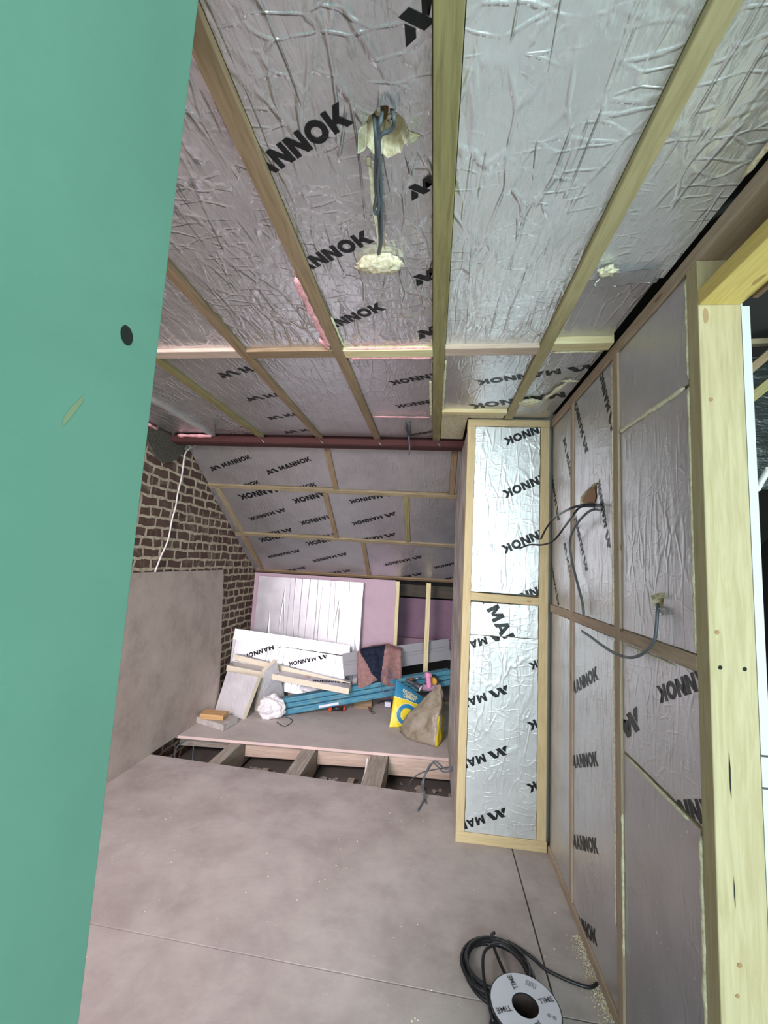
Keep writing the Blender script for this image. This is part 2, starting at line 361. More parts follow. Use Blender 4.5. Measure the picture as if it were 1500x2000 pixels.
def panel(name, label, M, w_, h_, t=.06, logos=(), m=None, group=None, holes=(), cat='insulation board', parent=None, jag=0, tri=None):
    """foil faced board: front face in the plane z=0 of frame M (facing +z), thickness behind it"""
    m = m or FOIL_F; bm = bmesh.new(); O = M.translation; Nn = M.to_3x3()@V3((0, 0, 1)); inv = M.inverted()
    out = []
    def edge(a, b):
        n_ = max(1, int(math.hypot(b[0]-a[0], b[1]-a[1])/.03)) if jag else 1
        for k in range(n_):
            q = k/n_; x = a[0]+(b[0]-a[0])*q; y = a[1]+(b[1]-a[1])*q
            if jag and k: x += random.uniform(-jag, jag)*(abs(b[1]-a[1]) > 1e-6); y += random.uniform(-jag, jag)*(abs(b[0]-a[0]) > 1e-6)
            out.append((x, y))
    cs = tri or [(0, 0), (w_, 0), (w_, h_), (0, h_)]
    for k in range(len(cs)): edge(cs[k], cs[(k+1) % len(cs)])
    fv = [bm.verts.new((x, y, 0)) for x, y in out]; bv = [bm.verts.new((x, y, -t)) for x, y in out]; n = len(out)
    es = [bm.edges.new((fv[k], fv[(k+1) % n])) for k in range(n)]
    for k in range(n): bm.faces.new((bv[k], bv[(k+1) % n], fv[(k+1) % n], fv[k])).material_index = 1
    for hp, depth in holes:
        hv = [bm.verts.new((x, y, 0)) for x, y in hp]; es += [bm.edges.new((hv[k], hv[(k+1) % len(hv)])) for k in range(len(hv))]
        prev = hv; cx = sum(p[0] for p in hp)/len(hp); cy = sum(p[1] for p in hp)/len(hp)
        for q, dz in ((.86, .35), (.62, .75), (.40, 1.0)):
            cur = [bm.verts.new((cx+(x-cx)*q*random.uniform(.9, 1.06), cy+(y-cy)*q*random.uniform(.9, 1.06), -depth*dz*random.uniform(.85, 1.1))) for x, y in hp]
            for k in range(len(hv)): bm.faces.new((prev[k], prev[(k+1) % len(hv)], cur[(k+1) % len(hv)], cur[k])).material_index = 3
            prev = cur
        bm.faces.new(prev).material_index = 4
    r = bmesh.ops.triangle_fill(bm, edges=es, use_beauty=True)
    for g in r['geom']:
        if isinstance(g, bmesh.types.BMFace): g.material_index = 0
    bm.faces.new(bv[::-1]).material_index = 0
    bmesh.ops.recalc_face_normals(bm, faces=bm.faces[:])
    for u1, px1, u2, px2 in logos:
        a = inv@on(*px1, O, Nn); b = inv@on(*px2, O, Nn); add_logo(bm, (a.x, a.y), u1, (b.x, b.y), u2, w_, h_, .0008, 2)
    o = link(name, bm, [m, PIR, INK, TORN, HOLEIN], parent, M); return tag(o, label, None if parent else cat, group)
HOLEIN = mat('hole_shadow_timber', (.16, .10, .05), .9)[0]
def bead(name, p0, p1, r, m, parent=None, label=None, flat=.6, seed=0, nrm=(0, 0, 1), gap=0.0):
    """wobbly bead of gun foam along p0-p1 (points in the parent's space)"""
    p0 = V3(p0); p1 = V3(p1); L = (p1-p0).length; n = max(4, int(L/.018)); T = (p1-p0).normalized(); Nn = V3(nrm).normalized(); B = T.cross(Nn)
    bm = bmesh.new(); rings = []
    for i in range(n+1):
        q = i/n; a = noise.noise(V3((i*.35, seed*3.1, 0))); b = noise.noise(V3((i*.5, seed*1.7, 9)))
        rr = r*(1+.55*a)*(.3 if i in (0, n) else 1); c = p0+(p1-p0)*q+B*b*r*.5
        rings.append([bm.verts.new(c+B*math.cos(k*math.pi/4)*rr*(1+.2*noise.noise(V3((i*.9, k, seed))))+Nn*math.sin(k*math.pi/4)*rr*flat) for k in range(8)])
    for a, b in zip(rings, rings[1:]):
        for k in range(8): bm.faces.new((a[k], a[(k+1) % 8], b[(k+1) % 8], b[k]))
    bm.faces.new(rings[0]); bm.faces.new(rings[-1]); bmesh.ops.recalc_face_normals(bm, faces=bm.faces[:])
    o = link(name, bm, m, parent, None, True)
    if label: o['label'] = label
    return o
def wbead(parent, p0, p1, r, m, **k):
    i = FR[parent.name].inverted(); nrm = k.pop('nrm', (0, 0, 1)); 
    return bead('foam_seal', i@V3(p0), i@V3(p1), r, m, parent, **k)
def struct(name, bm, m, M=None): return tag(link(name, bm, m, None, M), kind='structure')
def sbox(name, lo, hi, m, mats=None):
    bm = bmesh.new(); boxb(bm, (0, 0, 0), V3(hi)-V3(lo)); return struct(name, bm, m, Matrix.Translation(V3(lo)))
def blob(name, c, s, m, parent=None, amp=.25, fr=2.5, seed=0, sub=4, M=None):
    bm = bmesh.new(); bmesh.ops.create_icosphere(bm, subdivisions=sub, radius=1)
    for v in bm.verts:
        k = 1+amp*noise.noise(v.co*fr+V3((seed*5, 0, 0)))+amp*.4*noise.noise(v.co*fr*3+V3((0, seed*5, 0)))
        v.co = V3((v.co.x*s[0]*k, v.co.y*s[1]*k, v.co.z*s[2]*k))
    return link(name, bm, m, parent, M or Matrix.Translation(V3(c)), True)

H = 2.375; XR = .665; YC = 2.56
# ------------------------------------------------------------------ large structure
bm = bmesh.new()  # near deck: sheets with open joints
def slab(bm, q, z0, z1, mi=0): hexa(bm, [(*p, z1) for p in q], [(*p, z0) for p in q], mi)
E0, E1 = 3.125, 3.005
def ey(x): return E0+(x+2.06)*(E1-E0)/2.24
G = .0034
slab(bm, [(-2.06, 1.775+G), (.482-G, 1.70+G), (.482-G, ey(.482)), (-2.06, E0)], -.022, 0)
slab(bm, [(.482+G, 1.70+G), (.76, 1.692+G), (.76, ey(.76)), (.482+G, ey(.482))], -.022, 0)
slab(bm, [(-2.06, -2.6), (.478-G, -2.6), (.478-G, 1.70-G), (-2.06, 1.775-G)], -.022, 0)
slab(bm, [(.478+G, -2.6), (3.0, -2.6), (3.0, 1.63-G), (.478+G, 1.70-G)], -.022, 0)
struct('floor', bm, FLOORM)
sbox('floor_lower', (-2.06, -2.6, -.30), (3.0, 5.7, -.24), mat('dusty_lath', (.13, .11, .095), .95)[0])
sbox('wall_left', (-2.16, -2.6, -.30), (-2.06, 5.7, 2.6), BRICK).name = 'wall_left'
o = bpy.data.objects['wall_left']
bm = bmesh.new(); boxb(bm, (0, 0, 0), (8.3, 2.9, .1)); bpy.data.objects.remove(o)
struct('wall_left', bm, BRICK, frame((-2.16, -2.6, -.30), (0, 1, 0), (0, 0, 1)))
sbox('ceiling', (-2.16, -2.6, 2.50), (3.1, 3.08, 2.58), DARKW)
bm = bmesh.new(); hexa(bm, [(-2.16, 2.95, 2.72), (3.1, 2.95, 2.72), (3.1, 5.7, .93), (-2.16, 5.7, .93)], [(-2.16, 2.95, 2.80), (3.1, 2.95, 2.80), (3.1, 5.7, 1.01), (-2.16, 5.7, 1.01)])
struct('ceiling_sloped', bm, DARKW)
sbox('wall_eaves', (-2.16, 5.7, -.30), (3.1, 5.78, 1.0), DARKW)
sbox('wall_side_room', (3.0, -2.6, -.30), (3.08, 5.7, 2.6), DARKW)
# rear wall with two window openings behind the camera
bm = bmesh.new()
for lo, hi in (((-2.16, 0), (3.1, .55)), ((-2.16, 2.25), (3.1, 2.6)), ((-2.16, .55), (-1.9, 2.25)), ((-.6, .55), (-.45, 2.25)), ((1.95, .55), (3.1, 2.25))):
    boxb(bm, (lo[0], -2.68, lo[1]), (hi[0], -2.6, hi[1]))
struct('wall_rear', bm, PLASTER)
for i, (a, b) in enumerate(((-1.9, -.6), (-.45, 1.95))):
    bm = bmesh.new()
    for lo, hi in (((a, .55), (a+.06, 2.25)), ((b-.06, .55), (b, 2.25)), ((a, .55), (b, .61)), ((a, 2.19), (b, 2.25)), (((a+b)/2-.03, .55), ((a+b)/2+.03, 2.25))):
        boxb(bm, (lo[0], -2.67, lo[1]), (hi[0], -2.61, hi[1]))
    struct('window_%d' % (i+1), bm, WHITEPB)
bm = bmesh.new()
for lo, hi in (((-1.95, -1.15), (-.75, -1.09)), ((-1.95, .01), (-.75, .07)), ((-1.95, -1.15), (-1.89, .07)), ((-.81, -1.15), (-.75, .07))):
    boxb(bm, (lo[0], lo[1], 2.36), (hi[0], hi[1], 2.499))
struct('window_3', bm, WHITEPB)  # unseen frame made up around the added overhead lamp; the ceiling above stays closed
# backing of the right wall (boards of the side room's own lining) in three heights
for i, (z0, z1, x1) in enumerate(((1.10, 2.205, .790), (1.03, 1.095, .800), (0, 1.025, .806))):
    sbox('trim_%d' % (i+1), (.770, 1.142, z0), (x1, 2.62, z1), WHITEPB)
sbox('wall_right', (.770, 1.16, 2.216), (.785, 2.62, 2.5), PLASTER)
# backing behind the end partition and its long side return
sbox('wall_partition', (.205, 2.66, 0), (.76, 2.68, 2.45), PLASTER)

# ------------------------------------------------------------------ green board and its stud frame
gx, gy = -.38, .512
g = empty('plasterboard_sheet', Matrix.Translation((gx, gy, 0)))
tag(g, 'green moisture-resistant plasterboard filling the left edge, with a drilled hole', 'plasterboard')
bm = bmesh.new(); boxb(bm, (-.0125, -1.9, .0), (0, 0, 2.372), 0, .0015)
gb = link('board_face', bm, GREEN, g)
hc = onx(247, 655, gx+.0001)-V3((gx, gy, 0)); bm = bmesh.new()
vs = [bm.verts.new((.0006, hc.y+.0105*math.cos(a*math.pi/12), hc.z+.0118*math.sin(a*math.pi/12))) for a in range(24)]
ce = bm.verts.new((.0006, hc.y, hc.z))
for k in range(24): bm.faces.new((vs[k], vs[(k+1) % 24], ce))
link('drilled_hole', bm, BLACKHOLE, g)
bm = bmesh.new(); pts = [(120, 832), (126, 812), (140, 795), (155, 780), (163, 772), (162, 784), (150, 800), (136, 818), (122, 832)]
bm.faces.new([bm.verts.new(onx(x, y, gx+.0006)-V3((gx, gy, 0))) for x, y in pts]); link('scuff_mark', bm, STAIN, g)
for k, yy in enumerate((-.03, -.6, -1.2, -1.8)):
    timber('partition_stud', (gx-.058, gy+yy, 0), (gx-.058, gy+yy, 2.37), .044, .088, RAILW, 'hidden stud behind the green plasterboard' if 0 else ['softwood stud closing the end of the green partition', 'second stud back behind the green board', 'third stud back behind the green board', 'rearmost stud behind the green board'][k], 'stud', 'studs behind the green board', side=(1, 0, 0))

# ------------------------------------------------------------------ ceiling joists
def joist(xa, xb, y0, y1, m, label, z0=H-.003, h=.10, name='ceiling_joist', group='ceiling joists running away from the camera'):
    return timber(name, ((xa+xb)/2, y0, z0+h/2), ((xa+xb)/2, y1, z0+h/2), xb-xa, h, m, label, 'joist', group)
joist(-1.345, -1.298, .10, 3.02, TREAT, 'leftmost visible brown ceiling joist, ending at the red beam left of the others')
joist(-.888, -.845, .10, 3.02, BROWN, 'brown ceiling joist second from the left, emerging beside the green board')
joist(-.459, -.413, -2.5, 3.02, BROWN, 'brown ceiling joist with pink foam along its left edge, starting at the top')
joist(-.034, .017, -2.5, 3.02, TREAT, 'olive ceiling joist running straight down the middle of the ceiling')
joist(.390, .436, -2.5, 2.54, PINE_E, 'pale ceiling joist slanting down from top right to the narrow end panel')
joist(-1.722, -1.690, .10, 3.02, foil('tape', (.8, .8, .8), .5, .3), 'silver-taped joist at the far left of the ceiling beside the brick wall')
# noggins
for xa, xb, m, lb, ya in ((-1.298, -.888, HEADW, 'pinkish noggin between the two leftmost visible ceiling joists', 1.725), (-.845, -.459, BROWN, 'brown noggin in the bay left of the foamed joist', 1.725), (-.413, -.034, PINE, 'noggin edged with pink foam in the bay of the cable hole', 1.722), (.017, .390, HEADW, 'pinkish noggin in the bay right of the middle joist', 1.708), (.436, .655, PINE, 'short cream noggin against the right wall plate', 1.672)):
    timber('ceiling_noggin', (xa, ya, H+.04), (xb, ya-.006, H+.04), .062, .09, m, lb, 'noggin', 'noggins crossing the ceiling')
# ceiling boards
def cpanel(xa, xb, y0, y1, label, logos=(), m=None, holes_px=(), dz=.0, jag=.0, t=.055, beads=()):
    M = frame((xa, y1, H+.012+dz), (1, 0, 0), (0, -1, 0)); inv = M.inverted(); hs = []
    for px, dep in holes_px: hs.append(([(lambda q: (q.x, q.y))(inv@onz(x, y, H+.012+dz)) for x, y in px], dep))
    o = panel('ceiling_insulation_board', label, M, xb-xa, y1-y0, t, logos, m or FOIL, 'foil boards between the ceiling joists', hs, jag=jag)
    for p0, p1, r, mm, lb in beads: wbead(o, p0, p1, r, mm, label=lb, seed=random.random()*50)
    return o
YN0, YN1 = 1.69, 1.756
cpanel(-2.055, -1.724, .15, 3.0, 'wrinkled foil ceiling strip against the top of the brick wall', dz=.004)
cpanel(-1.688, -1.347, .15, 3.0, 'wrinkled foil board between the taped joist and the leftmost brown joist', dz=.002)
cpanel(-1.296, -.890, .15, YN0, 'wrinkled foil ceiling board beside the green board, in front of the pinkish noggin')
cpanel(-1.296, -.890, YN1, 3.0, 'foil ceiling board with four half-cut printed logos, in front of the red beam', [(0, (426, 735), 4.6, (497, 718)), (0, (480, 781), 4.6, (539, 771)), (0, (522, 818), 4.6, (574, 809)), (0, (554, 845), 4.6, (606, 839))], FOIL_F)
cpanel(-.843, -.461, .15, YN0, 'dull crinkled foil ceiling board left of the foamed joist',
       beads=[((-.468, 1.22, H-.001), (-.468, 1.66, H-.001), .011, PINKFOAM, 'pink foam bead'), ((-.49, 1.60, H), (-.47, 1.69, H), .012, PINKFOAM, 'pink foam bead')])
cpanel(-.843, -.461, YN1, 3.0, 'plain smooth foil ceiling board between the noggin and the red beam', m=FOIL_F)
hole = [(728, 222), (742, 207), (757, 206), (770, 213), (779, 222), (790, 232), (797, 250), (798, 268), (790, 282), (783, 298), (770, 303), (757, 309), (748, 300), (742, 300), (728, 300), (716, 285), (712, 262), (713, 240), (718, 228)]
slot = [(720, 318), (742, 318), (746, 360), (749, 420), (752, 492), (738, 492), (733, 440), (726, 400), (723, 360)]
def rag(q, j=4.5):
    out = []
    for k in range(len(q)):
        (x0, y0), (x1, y1) = q[k], q[(k+1) % len(q)]; out.append((x0, y0)); out.append(((x0+x1)/2+random.uniform(-j, j), (y0+y1)/2+random.uniform(-j, j)*.7))
    return out
hole = rag(hole); slot = rag(slot, 1.2)
bay4 = cpanel(-.411, -.036, -2.5, YN0, 'foil ceiling board with the torn cable hole and large black printed words',
       [(5.2, (529, 317), 9.5, (669, 224)), (5.0, (601, 516), 9.5, (716, 463)), (5.2, (655, 632), 9.5, (742, 599)),
        (0, (779, 70), 2.5, (880, -25)), (0, (796, 382), 2.5, (860, 346)), (0, (806, 552), 2.5, (866, 525)), (0, (812, 657), 2.5, (868, 637))], holes_px=((hole, .06), (slot, .015)),
       beads=[((-.40, YN0-.004, H+.002), (-.04, YN0-.004, H+.002), .006, PINKFOAM, 'pink foam bead'), ((-.405, 1.45, H+.004), (-.405, 1.67, H+.004), .004, FOAM, None)])
cpanel(-.411, -.036, YN1, 2.52, 'foil ceiling board with two upside-down printed words beyond the pink-foamed noggin',
       [(9.5, (766, 748), 5.2, (842, 734)), (9.5, (776, 794), 5.2, (842, 784))], FOIL_F,
       beads=[((-.40, YN1+.006, H), (-.04, YN1+.006, H), .010, PINKFOAM, 'pink foam bead'), ((-.046, 2.0, H), (-.044, 2.5, H), .006, FOAM, None)])
cpanel(-.411, -.036, 2.526, 3.0, 'short foil ceiling offcut with a cable drop, touching the red beam', [(9.5, (800, 850), 5.2, (842, 843))], FOIL_F,
       beads=[((-.40, 2.53, H), (-.05, 2.53, H), .007, PINKFOAM, 'broken pink foam bead')])
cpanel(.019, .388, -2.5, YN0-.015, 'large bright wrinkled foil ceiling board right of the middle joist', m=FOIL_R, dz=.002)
cpanel(.019, .388, YN1-.015, 2.402, 'foil ceiling board with upside-down words just before the narrow end panel', [(9.5, (937, 747), 3.0, (1095, 725)), (9.5, (924, 794), 3.0, (1104, 770))], FOIL_F,
       beads=[((.03, YN1-.01, H+.004), (.38, YN1-.012, H+.004), .006, FOAM, None), ((.022, 1.8, H+.004), (.022, 2.4, H+.004), .006, FOAM, None)])
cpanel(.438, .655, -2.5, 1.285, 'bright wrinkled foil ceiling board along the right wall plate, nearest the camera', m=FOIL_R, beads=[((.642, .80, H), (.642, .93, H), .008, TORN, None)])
cpanel(.438, .645, 1.30, 1.635, 'smaller darker foil board behind the torn foil at the right wall plate', m=FOIL_F, dz=.010)
tp = cpanel(.438, .652, 1.705, 2.548, 'patched foil board in the right-hand corner of the ceiling by the end panel', [(9.5, (937, 747), 3.0, (1095, 725)), (9.5, (924, 794), 3.0, (1104, 770))], FOIL_F,
       beads=[((.45, 1.72, H), (.64, 1.71, H), .008, FOAM, None), ((.60, 1.98, H), (.545, 2.22, H), .012, FOAM, None), ((.56, 2.0, H), (.645, 2.0, H), .006, FOAM, None)])
timber('ceiling_noggin', (.019, 2.43, H+.030), (.386, 2.43, H+.030), .050, .08, PINE, 'pale cream noggin closing the bay beside the top left of the end panel', 'noggin', 'noggins crossing the ceiling')
bm = bmesh.new(); boxb(bm, (0, 0, 0), (.157, .53, .05), 0, .004); boxb(bm, (.157, 0, 0), (.366, .085, .05), 0, .004); o = link('insulation_offcut', bm, PIR, None, Matrix.Translation((.019, 2.46, H+.004))); tag(o, 'bare cream insulation offcut in the ceiling between the middle joist and the partition', 'insulation board')
# torn foil tongue between the two right-hand boards
def patch(name, label, pts, m, n=14, amp=.008, cat='foil flap', th=.0015):
    o_ = sum(pts, V3())/len(pts); bm = bmesh.new(); g = [[None]*(n+1) for _ in range(n+1)]
    for i in range(n+1):
        for j in range(n+1):
            s, t = i/n, j/n; p = pts[0]*(1-s)*(1-t)+pts[1]*s*(1-t)+pts[2]*s*t+pts[3]*(1-s)*t
            k = V3((noise.noise(p*14), noise.noise(p*14+V3((5, 0, 0))), noise.noise(p*14+V3((0, 7, 0)))))*amp
            g[i][j] = bm.verts.new(p+k-o_)
    for i in range(n):
        for j in range(n): bm.faces.new((g[i][j], g[i+1][j], g[i+1][j+1], g[i][j+1]))
    bmesh.ops.solidify(bm, geom=bm.faces[:], thickness=th)
    return tag(link(name, bm, m, None, Matrix.Translation(o_), True), label, cat)
patch('foil_flap', 'torn silver foil flap hanging at the right edge of the ceiling', [onz(1178, 530, H-.002), onz(1298, 527, H-.002), onz(1284, 552, H-.004), onz(1158, 560, H-.004)], foil('flap', (.85, .85, .86), .22, .3), amp=.006)
blob('foam_lump', onz(1186, 530, H-.004), (.022, .018, .008), FOAM, amp=.7, seed=4); tag(bpy.context.scene.objects['foam_lump'], 'cream foam lump beside the torn foil flap on the pale joist', 'foam lump')
o = blob('foam_lump', onz(1035, 787, H), (.055, .05, .012), FOAM, amp=.25, seed=8); tag(o, 'flat cream foam lump across the pale joist near the end panel', 'foam lump')
o = blob('foam_lump', onz(741, 516, H), (.066, .036, .020), TORN, amp=.22, seed=2, fr=3); tag(o, 'round yellowish foam plug stuck to the ceiling below the cable slot', 'foam lump')
# torn flaps of core around the hole
for i, (q, lb) in enumerate((([(700, 255), (714, 240), (712, 290), (695, 298)], 'cream torn core flap on the left rim of the ceiling hole'), ([(797, 248), (822, 262), (808, 276), (800, 284)], 'cream torn core flap on the right rim of the ceiling hole'), ([(712, 300), (722, 300), (722, 320), (712, 316)], 'small cream torn core flap under the ceiling hole'))):
    patch('torn_flap', lb, [onz(x, y, H-.004) for x, y in q], FOAM, 8, .010, 'foam flap', .004)
# ceiling cables
def cable(name, label, pts, r, m, cat='cable', ends=None, parent=None):
    o_ = V3(pts[0]); bm = bmesh.new(); tube(bm, [V3(p)-o_ for p in pts], r, 8); o = link(name, bm, m, parent, Matrix.Translation(o_)); return tag(o, label, cat)
z = H-.006
zt = H+.05
def zc(x, y, dz=0): return onz(x, y, H-.012-dz)
cable('grey_cable', 'grey cable loop hanging from the ceiling hole, doubled back at its lower bend', [zc(730, 225, -.055), zc(733, 250), zc(735, 300), zc(733, 350), zc(735, 385, .01), zc(731, 405, .012), zc(733, 416, .015), zc(738, 414, .015), zc(740, 395, .012), zc(737, 360, .008), zc(741, 320, .005), zc(741, 285), zc(738, 262), zc(744, 235), zc(747, 215, -.05)], .0042, CABLEG)
cable('grey_cable', 'grey cable curling out of the right side of the ceiling hole', [zc(765, 215, -.05), zc(769, 228), zc(769, 245), zc(760, 256), zc(744, 264), zc(740, 290, .002), zc(742, 330, .002), zc(744, 380, .004), zc(745, 430, .004), zc(745, 470), zc(741, 495, -.01)], .0042, CABLEG)
cable('grey_cable', 'straight grey cable running down the ceiling slot into the foam plug', [zc(736, 230, -.05), zc(737, 270), zc(738, 330), zc(739, 390, .002), zc(741, 440), zc(742, 475), zc(739, 496, -.01)], .0042, CABLEG)
cable('grey_cable', 'thin grey cable dropping through the ceiling in front of the red beam', [onz(790, 820, H+.03), onz(792, 835, H-.01), ony(797, 850, 2.9), ony(800, 870, 2.9), ony(799, 888, 2.9)], .006, CABLEG)
cable('grey_cable', 'second thin grey cable beside it, shorter, at the pink foam', [onz(799, 820, H+.03), onz(800, 832, H-.01), ony(801, 850, 2.92), ony(798, 862, 2.92)], .005, CABLEG)
cable('grey_cable', 'thin dark cable poking from the taped ceiling joist by the left of the beam', [onz(416, 818, H+.03), onz(419, 828, H-.01), onz(421, 845, H-.02), ony(419, 852, 2.95)], .0045, CABLEG)
# red beam
b = empty('steel_beam', Matrix.Translation((-2.05, 3.03, 0))); tag(b, 'dark red steel beam crossing under the far end of the ceiling', 'beam')
bm = bmesh.new(); boxb(bm, (0, 0, 2.328), (2.80, .10, 2.342)); boxb(bm, (0, .046, 2.342), (2.80, .054, 2.478)); boxb(bm, (0, 0, 2.478), (2.80, .10, 2.49)); link('beam_section', bm, RED, b)
bm = bmesh.new(); boxb(bm, (0, -.012, 2.332), (2.80, .004, 2.372)); link('face_plate', bm, RED, b)
o = bead('foam_seal', (-1.98, 3.0, H-.005), (-1.70, 3.0, H-.005), .020, PINKFOAM); tag(o, 'pink foam along the left end of the red beam', 'foam')
o = bead('foam_seal', (-2.04, 2.72, H-.005), (-2.05, 2.86, H-.005), .016, PINKFOAM, seed=5); tag(o, 'small pink foam patch where ceiling meets brick wall', 'foam')
# strap marks hung at joist ends over the beam
for k, x in enumerate((-1.32, -.866, -.436, -.01)):
    cable('joist_strap', ['wire tie under the leftmost joist end at the beam', 'wire tie under the second joist end at the beam', 'wire tie under the third joist end at the beam', 'wire tie under the middle joist end at the beam'][k], [(x, 2.96, H-.004), (x+.01, 3.0, H-.02), (x+.03, 3.012, 2.33)], .0025, STEEL, 'wire')

# ------------------------------------------------------------------ sloping ceiling behind the beam
SN = V3((0, -.65, -1)).normalized(); SV = V3((0, -1, .65)).normalized()
def sp(x, y, dn=0): return V3((x, y, 1.31+.65*(4.85-y)))+SN*dn
def srail(ya, x0, x1, m, lb, hgt=.045, yb=None):
    p0 = sp(x0, ya); p1 = sp(x1, yb or ya)
    return timber('slope_rail', p0-SN*.022, p1-SN*.022, hgt, .05, m, lb, 'batten', 'battens on the sloping ceiling', side=SN)
srail(3.20, -1.2, .62, BROWN, 'thin topmost batten of the slope just under the red beam')
srail(3.645, -2.055, .62, SLOPEW, 'upper horizontal batten across the sloping ceiling', yb=3.69)
srail(4.250, -2.055, .62, SLOPEW, 'lower horizontal batten across the sloping ceiling', yb=4.30)
srail(4.855, -2.055, .62, BROWN, 'bottom batten of the slope along the top of the pink wall')
def spost(xa, ya, xb, yb, m, lb): return timber('slope_post', sp(xa, ya)-SN*.022, sp(xb, yb)-SN*.022, .045, .05, m, lb, 'batten', 'short battens up the slope', side=SN)
spost(-.868, 3.22, -.868, 3.64, BROWN, 'short brown batten between the two printed and plain boards under the beam')
spost(.135, 3.22, .135, 3.65, BROWN, 'reddish short batten at the right end of the top row beside the partition')
spost(-.975, 3.69, -.975, 4.25, BROWN, 'short batten splitting the middle row left of centre')
spost(-.252, 3.70, -.252, 4.26, TREAT, 'crooked foam-spotted batten splitting the middle row right of centre')
spost(-.708, 4.30, -.708, 4.82, BROWN, 'short batten splitting the bottom row')
spost(-1.975, 3.67, -1.965, 4.24, SLOPEW, 'batten at the left of the middle row beside the brick')
spost(-1.965, 4.27, -1.965, 4.83, BROWN, 'batten at the left of the bottom row beside the brick')
def spanel(xa, xb, ya, yb, lb, logos=(), m=None, dn=0.008, jag=0):
    M = frame(sp(xa, yb)-SN*dn, (1, 0, 0), SV); h = (sp(0, ya)-sp(0, yb)).length
    return panel('slope_insulation_board', lb, M, xb-xa, h, .06, logos, m or FOIL_F, 'foil boards on the slope', jag=jag)
spanel(-2.05, -.892, 3.10, 3.625, 'top left foil board of the slope with two full printed words', [(0, (410, 917), 9.5, (487, 892)), (0, (520, 924), 9.5, (604, 896)), (7.3, (487, 946), 9.5, (504, 941)), (7.3, (595, 951), 9.5, (615, 946)), (0, (504, 870), 2.5, (524, 863))])
spanel(-.844, .111, 3.10, 3.640, 'top right plain foil board of the slope under the beam')
spanel(.16, .64, 3.10, 3.650, 'plain foil board mostly hidden behind the partition at the top row')
spanel(-1.95, -1.0, 3.672, 4.225, 'middle row left foil board with several upside-down words', [(9.5, (470, 971), 5, (524, 959)), (9.5, (575, 979), 4.6, (631, 965)), (9.5, (489, 1014), 0, (558, 995)), (9.5, (588, 1022), 4, (640, 1010)), (5.6, (524, 1042), 0, (571, 1034)), (5.6, (621, 1050), 2, (653, 1044))])
spanel(-.951, -.276, 3.69, 4.25, 'middle row centre foil board with upside-down words between two short battens', [(9.5, (685, 980), 4.4, (733, 971)), (9.5, (690, 1023), 0, (774, 1002)), (7.4, (707, 1055), 0, (774, 1043))])
spanel(-.228, .64, 3.70, 4.27, 'middle row right plain foil board beside the partition')
spanel(-1.94, -.732, 4.278, 4.828, 'bottom row left foil board with four upside-down words', [(9.5, (509, 1055), 7, (535, 1050)), (9.5, (524, 1088), 0, (586, 1075)), (9.5, (601, 1062), 6.5, (632, 1056)), (9.5, (612, 1096), 0, (678, 1081)), (8, (547, 1118), 0, (597, 1108)), (8, (634, 1121), 0, (685, 1114))])
spanel(-.684, .64, 4.30, 4.83, 'bottom row right foil board with upside-down words above the open studs', [(9.5, (752, 1103), 0, (825, 1087)), (9.5, (849, 1109), 5, (883, 1101)), (9, (759, 1133), 0, (825, 1120)), (9.5, (850, 1137), 5, (884, 1128))])
spanel(-2.056, -2.0, 3.66, 4.225, 'narrow crumpled foil strip against the brick, upper of two', m=FOIL_F, dn=-.004, jag=.003)
spanel(-2.056, -1.992, 4.27, 4.84, 'narrow crumpled foil strip against the brick, lower of two', m=FOIL_F, dn=-.004, jag=.003)
# cement patch on top of the bricks
bm = bmesh.new(); q = [(-.02, 2.37), (0, 2.23), (.12, 2.26), (.25, 2.17), (.36, 2.14), (.50, 2.20), (.56, 2.27), (.62, 2.37)]
n_ = len(q); a = [bm.verts.new((0, 2.62+y, zz)) for y, zz in q]; b2 = [bm.verts.new((.016, 2.62+y*1.0, zz+.006)) for y, zz in q]
bm.faces.new(b2); [bm.faces.new((a[k], a[(k+1) % n_], b2[(k+1) % n_], b2[k])) for k in range(n_)]; bmesh.ops.recalc_face_normals(bm, faces=bm.faces[:])
o = link('cement_patch', bm, CEMENT, None, Matrix.Translation((-2.06, 0, 0))); tag(o, 'dark mouldy cement patch on top of the brick wall below the beam', 'cement patch')

# ------------------------------------------------------------------ knee wall
KY = 4.86
bm = bmesh.new(); boxb(bm, (0, 0, 0), (1.655, .0125, 1.285)); o = link('plasterboard_sheet', bm, PINKPB, None, Matrix.Translation((-2.055, KY, 0))); tag(o, 'pink plasterboard lining the low far wall behind the leaning foil sheet', 'plasterboard')
KS = 'studs of the low far wall'
timber('knee_stud', (-.378, KY+.01, 0), (-.378, KY+.01, 1.275), .040, .05, PINE, 'low wall stud at the edge of the pink plasterboard', 'stud', KS, side=(0, 1, 0))
timber('knee_stud', (-.035, KY+.0, .0), (-.035, KY+.0, 1.275), .050, .05, PINE, 'free-standing pale stud in the open far wall', 'stud', KS, side=(0, 1, 0))
timber('knee_plate', (-.36, KY, .02), (.64, KY, .02), .05, .04, BROWN, 'sole plate under the open studs of the low far wall', 'plate')
timber('eaves_beam', (-.45, 5.25, 1.16), (.66, 5.25, 1.16), .06, .14, DARKT, 'dark timber high in the open eaves behind the pale stud', 'beam')
